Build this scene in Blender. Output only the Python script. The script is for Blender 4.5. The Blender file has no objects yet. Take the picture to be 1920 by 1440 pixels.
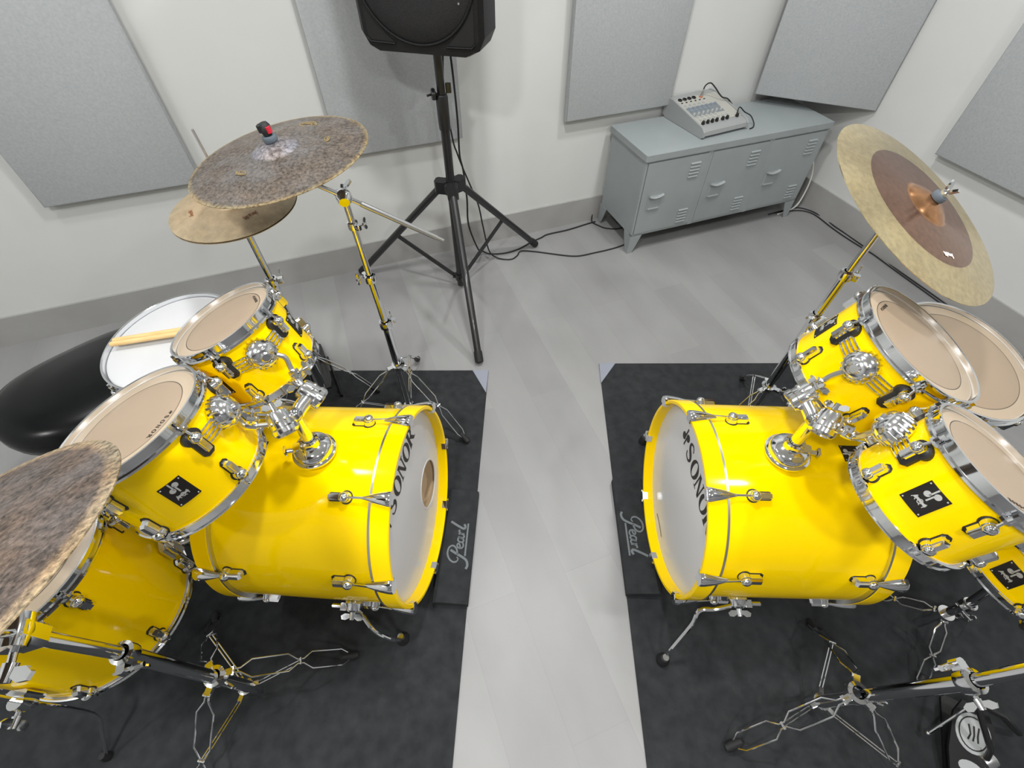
import bpy, bmesh, math, random
from mathutils import Vector as V, Matrix
random.seed(4)
PI=math.pi; R_=math.radians
SC=bpy.context.scene; COL=SC.collection

# ------------------------------------------------------------------ camera, world, lights, exposure
H=1.685
cam=bpy.data.cameras.new('camera'); cam.sensor_width=36; cam.lens=892/1920*36; cam.clip_start=.02
co=bpy.data.objects.new('camera',cam); COL.objects.link(co)
co.matrix_world=Matrix.Translation((0,0,H))@Matrix.Rotation(R_(39.45),4,'X')@Matrix.Rotation(R_(-.1),4,'Z')
SC.camera=co
w=bpy.data.worlds.new('world'); SC.world=w; w.use_nodes=True
w.node_tree.nodes['Background'].inputs[0].default_value=(.9,.92,1,1); w.node_tree.nodes['Background'].inputs[1].default_value=.3
SC.view_settings.view_transform='Standard'; SC.view_settings.look='None'; SC.view_settings.gamma=1
SC.view_settings.use_curve_mapping=False; SC.view_settings.exposure=0.0
CEIL=2.78
def ceiling_lamp(x,y,power,size=.2):
    L=bpy.data.lights.new('ceiling_lamp','AREA'); L.shape='DISK'; L.size=size; L.energy=power; L.color=(1,.995,.985)
    o=bpy.data.objects.new('ceiling_lamp',L); COL.objects.link(o); o.location=(x,y,CEIL-.02)
for x,y,p in ((-1.52,.92,9),(.05,1.15,31),(1.62,.12,21),(1.05,1.9,23),(-1.7,1.45,6),(-.55,-.45,38),(-2.2,-.6,15),(.7,-.9,21)):
    ceiling_lamp(x,y,p)

# ------------------------------------------------------------------ materials
def mat(name,col,rough=.5,metal=0,coat=0,spec=.5,sss=0):
    m=bpy.data.materials.new(name); m.use_nodes=True; b=m.node_tree.nodes['Principled BSDF']
    b.inputs['Base Color'].default_value=(*col,1); b.inputs['Roughness'].default_value=rough
    b.inputs['Metallic'].default_value=metal; b.inputs['Coat Weight'].default_value=coat
    b.inputs['Specular IOR Level'].default_value=spec; b.inputs['Coat Roughness'].default_value=.03
    return m
def nodes(m): return m.node_tree.nodes,m.node_tree.links,m.node_tree.nodes['Principled BSDF']
def noise_mix(m,c1,c2,scale,lo=.35,hi=.65,detail=4,bump=0,stretch=None,rough=None):
    N,L,b=nodes(m); tc=N.new('ShaderNodeTexCoord'); n=N.new('ShaderNodeTexNoise'); n.inputs['Scale'].default_value=scale; n.inputs['Detail'].default_value=detail
    src=tc.outputs['Object']
    if stretch:
        mp=N.new('ShaderNodeMapping'); mp.inputs['Scale'].default_value=stretch; L.new(src,mp.inputs[0]); src=mp.outputs[0]
    L.new(src,n.inputs['Vector'])
    r=N.new('ShaderNodeValToRGB'); r.color_ramp.elements[0].position=lo; r.color_ramp.elements[1].position=hi
    r.color_ramp.elements[0].color=(*c1,1); r.color_ramp.elements[1].color=(*c2,1)
    L.new(n.outputs['Fac'],r.inputs[0]); L.new(r.outputs[0],b.inputs['Base Color'])
    if bump:
        bp=N.new('ShaderNodeBump'); bp.inputs['Strength'].default_value=bump; bp.inputs['Distance'].default_value=.002
        L.new(n.outputs['Fac'],bp.inputs['Height']); L.new(bp.outputs[0],b.inputs['Normal'])
    return m
YEL=mat('yellow_lacquer',(1.0,.67,.0),.10,0,.0,.16)
CHR=mat('chrome',(.82,.83,.85),.07,1)
CHT=mat('textured_chrome',(.80,.81,.83),.14,1)
STEEL=mat('brushed_steel',(.66,.67,.68),.28,1)
BLKM=mat('black_metal',(.012,.012,.013),.32,.0,.2)
RUB=mat('black_rubber',(.010,.010,.011),.65)
GASK=mat('gasket_black',(.016,.014,.012),.5)
VINYL=mat('black_vinyl',(.004,.0045,.005),.22,0,0,.2)
MAPLE=mat('maple_ply',(.62,.43,.22),.5)
SILV=mat('silver_print',(.52,.52,.50),.45,.4)
BLKP=mat('black_badge',(.010,.008,.007),.25)
INK=mat('black_ink',(.013,.012,.011),.5)
GREYI=mat('grey_print',(.13,.145,.155),.8)
WHITEW=noise_mix(mat('wall_paint',(.72,.71,.68),.85),(.585,.595,.582),(.605,.615,.602),3)
BASEB=noise_mix(mat('baseboard_grey',(.36,.35,.35),.55),(.315,.313,.305),(.345,.343,.335),6)
CEILM=mat('ceiling_white',(.80,.80,.78),.9)
FELTP=noise_mix(mat('panel_felt',(.42,.44,.46),.95),(.35,.372,.384),(.415,.43,.44),110,.3,.7,6,.3)
RUGM=noise_mix(mat('rug_fibre',(.02,.022,.025),.95),(.011,.0125,.0145),(.024,.0265,.029),26,.3,.75,8,.5)
PATCH=mat('corner_patch',(.24,.26,.31),.75)
LOCK=noise_mix(mat('locker_paint',(.26,.285,.29),.42),(.275,.305,.312),(.292,.322,.33),8)
SPKP=noise_mix(mat('speaker_plastic',(.007,.007,.008),.5,0,0,.3),(.005,.005,.0055),(.009,.009,.0095),240,.3,.7,2,.4)
GRIL=noise_mix(mat('speaker_grille',(.008,.008,.009),.6),(.004,.004,.005),(.013,.013,.014),420,.4,.6,0,.4)
WOOD=noise_mix(mat('stick_wood',(.70,.47,.20),.5),(.66,.43,.17),(.76,.54,.26),14,.3,.7,4,0,(1,12,12))
WHD=mat('white_coated_head',(.54,.55,.56),.65)
BDH=noise_mix(mat('bass_head',(.60,.60,.61),.22),(.82,.82,.83),(.84,.84,.845),3)
def translucent(m,f):
    N,L,b=nodes(m); t=N.new('ShaderNodeBsdfTranslucent'); t.inputs['Color'].default_value=(.9,.9,.88,1); x=N.new('ShaderNodeMixShader'); x.inputs[0].default_value=f
    out=[n for n in N if n.type=='OUTPUT_MATERIAL'][0]; L.new(b.outputs[0],x.inputs[1]); L.new(t.outputs[0],x.inputs[2]); L.new(x.outputs[0],out.inputs[0])
translucent(BDH,.22)
MIXB=mat('mixer_silver',(.36,.375,.375),.38,.3)
MIXF=mat('mixer_face',(.40,.395,.36),.5)
KNOBB=mat('knob_black',(.012,.012,.013),.4)
KNOBG=mat('knob_grey',(.42,.43,.42),.4)
KNOBR=mat('knob_blue_grey',(.22,.27,.33),.4)
WHC=mat('white_cable',(.72,.72,.68),.5)
FELT=mat('felt_grey',(.10,.125,.15),.9)
RED=mat('red_plastic',(.55,.02,.04),.4)
DARKIN=mat('dark_inside',(.004,.004,.004),.8)
HOLE=mat('raw_wood_inside',(.78,.58,.36),.6)
def radial_mat(name,stops,rough=.5,metal=0,noise=0,nscale=60,bump=0):
    """colour by distance from the axis of the part's own frame; stops = [(radius, colour)]"""
    m=mat(name,(.5,.5,.5),rough,metal); N,L,b=nodes(m)
    tc=N.new('ShaderNodeTexCoord'); mp=N.new('ShaderNodeVectorMath'); mp.operation='MULTIPLY'; mp.inputs[1].default_value=(1,1,0)
    L.new(tc.outputs['Object'],mp.inputs[0]); ln=N.new('ShaderNodeVectorMath'); ln.operation='LENGTH'; L.new(mp.outputs[0],ln.inputs[0])
    mx=max(s[0] for s in stops)*1.02; dv=N.new('ShaderNodeMath'); dv.operation='DIVIDE'; dv.inputs[1].default_value=mx; L.new(ln.outputs['Value'],dv.inputs[0])
    r=N.new('ShaderNodeValToRGB'); e=r.color_ramp.elements
    while len(e)>1: e.remove(e[-1])
    e[0].position=stops[0][0]/mx; e[0].color=(*stops[0][1],1)
    for s,c in stops[1:]:
        k=e.new(s/mx); k.color=(*c,1)
    L.new(dv.outputs[0],r.inputs[0]); out=r.outputs[0]
    if noise:
        n=N.new('ShaderNodeTexNoise'); n.inputs['Scale'].default_value=nscale; n.inputs['Detail'].default_value=6; n.inputs['Roughness'].default_value=.7
        L.new(tc.outputs['Object'],n.inputs['Vector'])
        n2=N.new('ShaderNodeTexNoise'); n2.inputs['Scale'].default_value=nscale*.12; n2.inputs['Detail'].default_value=3; L.new(tc.outputs['Object'],n2.inputs['Vector'])
        ad=N.new('ShaderNodeMath'); ad.operation='MULTIPLY_ADD'; L.new(n2.outputs['Fac'],ad.inputs[0]); ad.inputs[1].default_value=.35; L.new(n.outputs['Fac'],ad.inputs[2])
        mr=N.new('ShaderNodeMapRange'); mr.inputs[1].default_value=.52; mr.inputs[2].default_value=.83; mr.inputs[3].default_value=1-noise; mr.inputs[4].default_value=1+noise; L.new(ad.outputs[0],mr.inputs[0])
        mu=N.new('ShaderNodeVectorMath'); mu.operation='MULTIPLY'; L.new(out,mu.inputs[0]); L.new(mr.outputs[0],mu.inputs[1]); out=mu.outputs[0]
        n3=N.new('ShaderNodeTexNoise'); n3.inputs['Scale'].default_value=13; n3.inputs['Detail'].default_value=2; L.new(tc.outputs['Object'],n3.inputs['Vector'])
        hr=N.new('ShaderNodeValToRGB'); hr.color_ramp.elements[0].position=.35; hr.color_ramp.elements[1].position=.65; hr.color_ramp.elements[0].color=(1+.16*noise,1,1-.12*noise,1); hr.color_ramp.elements[1].color=(1-.06*noise,1,1+.14*noise,1)
        L.new(n3.outputs['Fac'],hr.inputs[0]); m3=N.new('ShaderNodeVectorMath'); m3.operation='MULTIPLY'; L.new(out,m3.inputs[0]); L.new(hr.outputs[0],m3.inputs[1]); out=m3.outputs[0]
        if bump:
            bp=N.new('ShaderNodeBump'); bp.inputs['Strength'].default_value=bump; bp.inputs['Distance'].default_value=.003; L.new(n.outputs['Fac'],bp.inputs['Height']); L.new(bp.outputs[0],b.inputs['Normal'])
    L.new(out,b.inputs['Base Color'])
    return m
_hm={}
def tom_head_mat(R,ratio):
    k=(round(R,3),ratio)
    if k not in _hm:
        a=(.33,.25,.175); bb=(.43,.345,.25); l=(.03,.025,.02); q=R*ratio
        _hm[k]=radial_mat('clear_head',[(0,a),(q-.0012,a),(q-.0008,l),(q+.0006,l),(q+.001,bb),(R-.004,bb),(R-.002,(.60,.54,.45))],.32)
    return _hm[k]
def floor_mat():
    m=mat('vinyl_plank_floor',(.5,.5,.5),.42); N,L,b=nodes(m); tc=N.new('ShaderNodeTexCoord')
    mp=N.new('ShaderNodeMapping'); mp.inputs['Rotation'].default_value=(0,0,R_(-20.5)+PI/2); L.new(tc.outputs['Object'],mp.inputs[0])
    br=N.new('ShaderNodeTexBrick'); br.offset=.37; br.inputs['Scale'].default_value=1; br.inputs['Brick Width'].default_value=1.2; br.inputs['Row Height'].default_value=.18
    br.inputs['Mortar Size'].default_value=.0008; br.inputs['Color1'].default_value=(.245,.243,.247,1); br.inputs['Color2'].default_value=(.277,.278,.276,1); br.inputs['Mortar'].default_value=(.228,.224,.226,1)
    L.new(mp.outputs[0],br.inputs['Vector'])
    n=N.new('ShaderNodeTexNoise'); n.inputs['Scale'].default_value=4.5; n.inputs['Detail'].default_value=6
    m2=N.new('ShaderNodeMapping'); m2.inputs['Scale'].default_value=(.45,1,1); L.new(mp.outputs[0],m2.inputs[0]); L.new(m2.outputs[0],n.inputs['Vector'])
    mr=N.new('ShaderNodeMapRange'); mr.inputs[1].default_value=.3; mr.inputs[2].default_value=.7; mr.inputs[3].default_value=.90; mr.inputs[4].default_value=1.08; L.new(n.outputs['Fac'],mr.inputs[0])
    mu=N.new('ShaderNodeVectorMath'); mu.operation='MULTIPLY'; L.new(br.outputs['Color'],mu.inputs[0]); L.new(mr.outputs[0],mu.inputs[1]); L.new(mu.outputs[0],b.inputs['Base Color'])
    return m
FLOOR=floor_mat()
SPK=[(0,(.19,.18,.19)),(.055,(.20,.19,.195)),(.062,(.13,.115,.10)),(.215,(.13,.11,.09)),(.221,(.20,.16,.10)),(.2286,(.30,.235,.12))]
def turned(m,a):
    N,L,b=nodes(m); t=N.new('ShaderNodeTangent'); t.direction_type='RADIAL'; t.axis='Z'; L.new(t.outputs[0],b.inputs['Tangent']); b.inputs['Anisotropic'].default_value=a; b.inputs['Anisotropic Rotation'].default_value=.25; return m
CRASHM=radial_mat('dark_raw_bronze',SPK,.36,.45,.66,120,.5)
RIDEM=radial_mat('hammered_raw_bronze',[(0,(.115,.09,.073)),(.232,(.105,.083,.068)),(.241,(.25,.185,.115)),(.254,(.30,.24,.145))],.42,.4,.78,125,1.0)
HATM=radial_mat('aged_bronze',[(0,(.47,.35,.21)),(.10,(.45,.34,.21)),(.178,(.41,.33,.21))],.42,.45,.16,30,.15)
DUALM=turned(radial_mat('dual_bronze',[(0,(.50,.25,.12)),(.066,(.52,.27,.13)),(.070,(.30,.165,.11)),(.180,(.27,.15,.10)),(.1815,(.66,.54,.30)),(.2794,(.68,.56,.32))],.22,.92,.16,60,.03),.82)

# ------------------------------------------------------------------ mesh builder
def frame(n,hint=(0,-1,0)):
    n=V(n).normalized(); u=V(hint); u=(u-n*u.dot(n)).normalized(); return u,n.cross(u),n
FRM={}
class MB:
    def __init__(s): s.v=[]; s.f=[]
    def add(s,vs,fs):
        b=len(s.v); s.v+=[V(p) for p in vs]; s.f+=[[i+b for i in f] for f in fs]; return s
    def box(s,c,sz,ex=(1,0,0),ey=(0,1,0),ez=(0,0,1),bev=0):
        c=V(c); ex,ey,ez=V(ex),V(ey),V(ez); x,y,z=[a/2 for a in sz]
        if bev:
            b=min(bev,x*.9,y*.9)
            poly=[(-x+b,-y),(x-b,-y),(x,-y+b),(x,y-b),(x-b,y),(-x+b,y),(-x,y-b),(-x,-y+b)]
            return s.prism(poly,c,ex,ey,ez,-z,z)
        vs=[c+ex*(x*i)+ey*(y*j)+ez*(z*k) for k in(-1,1) for j in(-1,1) for i in(-1,1)]
        return s.add(vs,[[0,2,3,1],[4,5,7,6],[0,1,5,4],[2,6,7,3],[0,4,6,2],[1,3,7,5]])
    def prism(s,poly,o,ex,ey,ez,z0,z1,top=1.0):
        o,ex,ey,ez=V(o),V(ex),V(ey),V(ez); n=len(poly)
        cx=sum(p[0] for p in poly)/n; cy=sum(p[1] for p in poly)/n
        vs=[o+ex*a+ey*b+ez*z0 for a,b in poly]+[o+ex*(cx+(a-cx)*top)+ey*(cy+(b-cy)*top)+ez*z1 for a,b in poly]
        fs=[list(range(n))[::-1],list(range(n,2*n))]+[[i,(i+1)%n,n+(i+1)%n,n+i] for i in range(n)]
        return s.add(vs,fs)
    def tube(s,pts,r,n=10,cap=True,flat=None):
        pts=[V(p) for p in pts]; m=len(pts); rs=r if isinstance(r,(list,tuple)) else [r]*m
        t=(pts[1]-pts[0]).normalized(); u=V((0,0,1)) if abs(t.z)<.9 else V((1,0,0)); u=(u-t*u.dot(t)).normalized()
        vs=[]
        for i,p in enumerate(pts):
            d=(pts[min(i+1,m-1)]-pts[max(i-1,0)])
            if d.length>1e-9: t=d.normalized()
            u=(u-t*u.dot(t)); u=u.normalized() if u.length>1e-6 else V((1,0,0)); w_=t.cross(u)
            for k in range(n):
                a=2*PI*k/n; vs.append(p+(u*math.cos(a)+w_*math.sin(a))*rs[i])
        fs=[[i*n+k,i*n+(k+1)%n,(i+1)*n+(k+1)%n,(i+1)*n+k] for i in range(m-1) for k in range(n)]
        if cap: fs+=[list(range(n))[::-1],[(m-1)*n+k for k in range(n)]]
        return s.add(vs,fs)
    def cyl(s,a,b,r0,r1=None,n=16): return s.tube([a,b],[r0,r0 if r1 is None else r1],n)
    def lathe(s,prof,o=(0,0,0),ax=(0,0,1),n=64,loop=False,sx=1,sy=1):
        o=V(o); u,v,a=frame(ax); vs=[];fs=[];rings=[]
        for r,h in prof:
            if r<1e-7: rings.append([len(vs)]); vs.append(o+a*h)
            else:
                rings.append(list(range(len(vs),len(vs)+n)))
                for k in range(n):
                    t=2*PI*k/n; vs.append(o+a*h+(u*math.cos(t)*sx+v*math.sin(t)*sy)*r)
        pr=list(zip(rings,rings[1:]))+([(rings[-1],rings[0])] if loop else [])
        for A,B in pr:
            for k in range(n):
                k2=(k+1)%n
                if len(A)==1 and len(B)==1: break
                if len(A)==1: fs.append([A[0],B[k],B[k2]])
                elif len(B)==1: fs.append([A[k],A[k2],B[0]])
                else: fs.append([A[k],A[k2],B[k2],B[k]])
        return s.add(vs,fs)
    def sphere(s,c,r,n=16,sq=1,ax=(0,0,1)):
        m=8; return s.lathe([(math.sin(PI*i/m)*r,-math.cos(PI*i/m)*r*sq) for i in range(m+1)],c,ax,n)
    def ribbon(s,pts,wd,o,ex,ey,ez,z0,z1):
        """a flat stroke of width wd (number or list) along 2-d points, a little thick"""
        m=len(pts); L=[];Rr=[]
        for i,(x,y) in enumerate(pts):
            a=pts[max(i-1,0)];b=pts[min(i+1,m-1)]; dx,dy=b[0]-a[0],b[1]-a[1]; l=math.hypot(dx,dy) or 1
            h=(wd[i] if isinstance(wd,(list,tuple)) else wd)/2; L.append((x-dy/l*h,y+dx/l*h)); Rr.append((x+dy/l*h,y-dx/l*h))
        o,ex,ey,ez=V(o),V(ex),V(ey),V(ez)
        vs=[o+ex*p[0]+ey*p[1]+ez*z for z in(z0,z1) for p in L+Rr]; fs=[]
        for i in range(m-1):
            a,b,c,d=i,i+1,m+i+1,m+i; q=2*m
            fs+=[[a,d,c,b],[q+a,q+b,q+c,q+d],[a,b,q+b,q+a],[d,q+d,q+c,c]]
        fs+=[[0,2*m,3*m,m],[m-1,2*m-1,4*m-1,3*m-1]]
        return s.add(vs,fs)
    def obj(s,name,m,parent=None,fr=None,sharp=32,smooth=True):
        """fr=(origin, ex, ey, ez): the vertices are given in that frame; else in world space"""
        me=bpy.data.meshes.new(name); off=V(parent['_o']) if parent else V((0,0,0))
        vs=s.v if (fr or not parent) else [p-off for p in s.v]
        me.from_pydata([tuple(p) for p in vs],[],s.f); me.validate()
        bm=bmesh.new(); bm.from_mesh(me); bmesh.ops.recalc_face_normals(bm,faces=bm.faces); bm.to_mesh(me); bm.free()
        if smooth:
            me.shade_smooth(); me.set_sharp_from_angle(angle=R_(sharp))
        me.materials.append(m); o=bpy.data.objects.new(name,me); COL.objects.link(o)
        o['_o']=tuple(off)
        if parent:
            o.parent=parent
            if parent.name in FRM: o.matrix_parent_inverse=FRM[parent.name].inverted()
        if fr:
            og,ex,ey,ez=[V(q) for q in fr]
            M=Matrix(((ex.x,ey.x,ez.x,og.x),(ex.y,ey.y,ez.y,og.y),(ex.z,ey.z,ez.z,og.z),(0,0,0,1)))
            M=Matrix.Translation(-off)@M if parent else M; o.matrix_basis=M; FRM[o.name]=M
        return o
def tag(o,label,cat,group=None):
    o['label']=label; o['category']=cat
    if group: o['group']=group
    return o
def thing(name,label,cat,loc,group=None):
    o=bpy.data.objects.new(name,None); COL.objects.link(o); o.location=loc; o.empty_display_size=.05; o['_o']=tuple(loc)
    return tag(o,label,cat,group)
def struct(name,mb,m):
    o=mb.obj(name,m); o['kind']='structure'; return o
def smooth_path(pts,k=8):
    P=[V(p if len(p)==3 else (p[0],p[1],0)) for p in pts]; out=[]
    for i in range(len(P)-1):
        a,b,c,d=P[max(i-1,0)],P[i],P[i+1],P[min(i+2,len(P)-1)]
        for j in range(k):
            t=j/k; out.append(.5*((2*b)+(c-a)*t+(2*a-5*b+4*c-d)*t*t+(3*b-a-3*c+d)*t**3))
    out.append(P[-1]); return out
def sp2(pts,k=6): return [(p.x,p.y) for p in smooth_path(pts,k)]

# ------------------------------------------------------------------ lettering (2-d outlines, cap height 1)
def ell(cx,cy,rx,ry,n=28,a0=0,a1=2*PI): return [(cx+rx*math.cos(a0+(a1-a0)*i/n),cy+ry*math.sin(a0+(a1-a0)*i/n)) for i in range(n+1)]
def glyph_S(mb,T,z0,z1):
    pts=sp2([(.60,.80),(.50,.95),(.34,1.0),(.17,.92),(.12,.76),(.22,.60),(.42,.48),(.58,.36),(.62,.20),(.52,.05),(.34,.0),(.16,.06),(.08,.24)],6)
    m=len(pts); wd=[.07+.17*math.exp(-((i/(m-1)-.5)/.22)**2) for i in range(m)]; T(mb,'ribbon',pts,wd)
def ring(mb,T,cx,cy,rx,ry,ix,iy,n=32):
    for i in range(n):
        a,b=2*PI*i/n,2*PI*(i+1)/n; f=lambda t,x,y:(cx+x*math.cos(t),cy+y*math.sin(t))
        T(mb,'poly',[f(a,rx,ry),f(b,rx,ry),f(b,ix,iy),f(a,ix,iy)])
def glyph(mb,ch,T):
    if ch=='O': ring(mb,T,.42,.5,.43,.53,.21,.465)
    elif ch=='S': glyph_S(mb,T,0,0)
    elif ch=='N':
        T(mb,'poly',[(.10,0),(.18,0),(.18,1),(.10,1)]); T(mb,'poly',[(.65,0),(.73,0),(.73,1),(.65,1)]); T(mb,'poly',[(.02,1),(.29,1),(.73,0),(.58,0),(.12,.95)])
        T(mb,'poly',[(.02,0),(.28,0),(.28,.04),(.02,.04)]); T(mb,'poly',[(.56,.96),(.82,.96),(.82,1),(.56,1)])
    elif ch=='R':
        T(mb,'poly',[(.08,0),(.29,0),(.29,1),(.08,1)]); T(mb,'poly',[(.02,0),(.34,0),(.34,.04),(.02,.04)]); T(mb,'poly',[(.02,.96),(.3,.96),(.3,1),(.02,1)])
        n=16
        for i in range(n):
            a,b=-PI/2+PI*i/n,-PI/2+PI*(i+1)/n; f=lambda t,x,y:(.34+x*math.cos(t),.74+y*math.sin(t))
            T(mb,'poly',[f(a,.34,.26),f(b,.34,.26),f(b,.15,.205),f(a,.15,.205)])
        T(mb,'poly',[(.26,.96),(.36,.96),(.36,1),(.26,1)]); T(mb,'poly',[(.26,.48),(.36,.48),(.36,.53),(.26,.53)])
        T(mb,'poly',[(.31,.49),(.56,.49),(.82,.05),(.90,.03),(.90,0),(.66,0)])
    elif ch=='L':   # the two-mallet mark
        for cx,cy,sx_,y1 in ((.22,.34,.34,1.0),(.64,.66,.52,0)):
            T(mb,'poly',ell(cx,cy,.2,.2,20)[:-1]); T(mb,'poly',[(sx_-.05,min(cy,y1)),(sx_+.05,min(cy,y1)),(sx_+.05,max(cy,y1)),(sx_-.05,max(cy,y1))])
    elif ch=='A': T(mb,'ribbon',[(.05,0),(.4,.98)],.13); T(mb,'ribbon',[(.4,.98),(.75,0)],.13); T(mb,'ribbon',[(.18,.3),(.62,.3)],.1)
    elif ch=='Q': T(mb,'ribbon',ell(.42,.5,.36,.44,20),.13); T(mb,'ribbon',[(.5,.25),(.82,-.08)],.13)
    elif ch=='1': T(mb,'ribbon',[(.36,1.0),(.36,0)],.15); T(mb,'ribbon',[(.08,.74),(.36,.93)],.13)
    elif ch=='-': T(mb,'ribbon',[(0,.5),(1,.5)],.18)
def text(mb,s_,o,ex,ey,ez,size,pitch,z0=.0001,z1=.0005):
    x=0
    for ch in s_:
        def T(mb,kind,pts,wd=None,x=x):
            P=[((p[0])*size+x,p[1]*size) for p in pts]
            if kind=='poly': mb.prism(P,o,ex,ey,ez,z0,z1)
            else: mb.ribbon(P,[q*size for q in wd] if isinstance(wd,list) else wd*size,o,ex,ey,ez,z0,z1)
        glyph(mb,ch,T); x+=pitch
PEARL=[([(.0,.30),(-.02,.46),(.05,.66),(.2,.78),(.36,.74),(.42,.56),(.34,.38),(.18,.30)],.055),([(.30,.66),(.22,.4),(.14,.1),(.05,-.14),(-.08,-.22),(-.18,-.16)],.075),([(.0,.30),(.07,.25),(.12,.32)],.04),
 ([(.36,.2),(.46,.25),(.49,.33),(.43,.37),(.37,.28),(.37,.14),(.44,.07),(.53,.12)],.05),([(.67,.34),(.58,.36),(.53,.22),(.56,.09),(.62,.12),(.67,.34)],.05),([(.68,.37),(.65,.14),(.7,.08),(.75,.13)],.055),
 ([(.77,.37),(.76,.07)],.06),([(.76,.2),(.82,.34),(.88,.33)],.055),([(1.10,.80),(.98,.4),(.92,.14),(.97,.07),(1.05,.13)],.075),([(.16,-.06),(.6,-.06),(1.08,-.06)],.055)]

# ------------------------------------------------------------------ room
WA=R_(20.5); WD=V((math.cos(WA),math.sin(WA),0)); WN=V((math.sin(WA),-math.cos(WA),0)); P0=V((.541,2.773,0)); ZU=V((0,0,1))
def wp(s,t,z=0): return P0+WD*s+WN*t+ZU*z     # s along the back wall, t into the room
SR=1.368; SL=-3.9; TN=4.6
def wallbox(mb,s0,s1,t0,t1,z0,z1): return mb.box(wp((s0+s1)/2,(t0+t1)/2,(z0+z1)/2),(s1-s0,t1-t0,z1-z0),WD,WN,ZU)
struct('floor',wallbox(MB(),SL-.1,SR+.1,-.1,TN+.1,-.1,0),FLOOR)
struct('ceiling',wallbox(MB(),SL-.1,SR+.1,-.1,TN+.1,CEIL,CEIL+.1),CEILM)
struct('wall_back',wallbox(MB(),SL-.1,SR+.1,-.1,0,0,CEIL),WHITEW)
struct('wall_right',wallbox(MB(),SR,SR+.1,0,TN,0,CEIL),WHITEW)
struct('wall_left',wallbox(MB(),SL-.1,SL,0,TN,0,CEIL),WHITEW)
struct('wall_near',wallbox(MB(),SL-.1,SR+.1,TN,TN+.1,0,CEIL),mat('dark_grey_wall',(.20,.20,.205),.8))  # unseen wall; its dark tone is invented to give the chrome dark reflections
struct('baseboard_back',wallbox(MB(),SL,SR,.0,.012,0,.155),BASEB)
struct('baseboard_right',wallbox(MB(),SR-.012,SR,.012,TN,0,.155),BASEB)

def panel(label,c,ex,en,wd,z0,z1,th=.05):
    """fabric covered absorber: a soft-edged slab on a thin backing frame"""
    c=V(c); root=thing('acoustic_panel',label,'acoustic panel',c+ZU*z0,'grey acoustic panels on the walls')
    mb=MB(); h=z1-z0; x,y=wd/2,h/2
    prof=[(x-.004,y-.004,.012),(x,y,.016),(x,y,th-.006),(x-.002,y-.002,th-.002),(x-.006,y-.006,th)]
    cc=c+ZU*(z0+h/2); vs=[]
    for a,b,d in prof:
        for i,j in((-1,-1),(1,-1),(1,1),(-1,1)): vs.append(cc+V(ex)*(a*i)+ZU*(b*j)+V(en)*d)
    fs=[[0,3,2,1]]+[[k*4+i,k*4+(i+1)%4,(k+1)*4+(i+1)%4,(k+1)*4+i] for k in range(len(prof)-1) for i in range(4)]+[[16,17,18,19]]
    mb.add(vs,fs); mb.obj('fabric_face',FELTP,root,sharp=50)
    b=MB()
    for i in(-1,1): b.box(cc+V(ex)*(i*(x-.03))+V(en)*.006,(.03,h-.02,.012),ex,ZU,en)
    for j in(-1,1): b.box(cc+ZU*(j*(y-.03))+V(en)*.006,(wd-.1,.03,.012),ex,ZU,en)
    b.obj('mounting_frame',BLKM,root)
    return root
PT=1.84
panel('leftmost grey felt wall panel, above the black drum stool',wp(-2.345,0),WD,WN,.60,.637,PT)
panel('grey felt wall panel behind the black loudspeaker and its stand',wp(-1.152,0),WD,WN,.60,.643,PT)
panel('grey felt wall panel directly above the grey metal locker cabinet',wp(.02,0),WD,WN,.625,.637,PT)
A=V((1.400,3.028,0)); B=V((1.978,2.782,0)); dx=(B-A).normalized(); dn=V((dx.y,-dx.x,0))
panel('grey felt panel set slanting across the room corner behind the cabinet',(A+B)/2-dn*.05,dx,dn,(B-A).length,.628,PT)
panel('grey felt panel on the right wall, cut off by the picture edge',wp(SR,.915+.3),-WN,-WD,.60,.585,PT)

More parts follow.
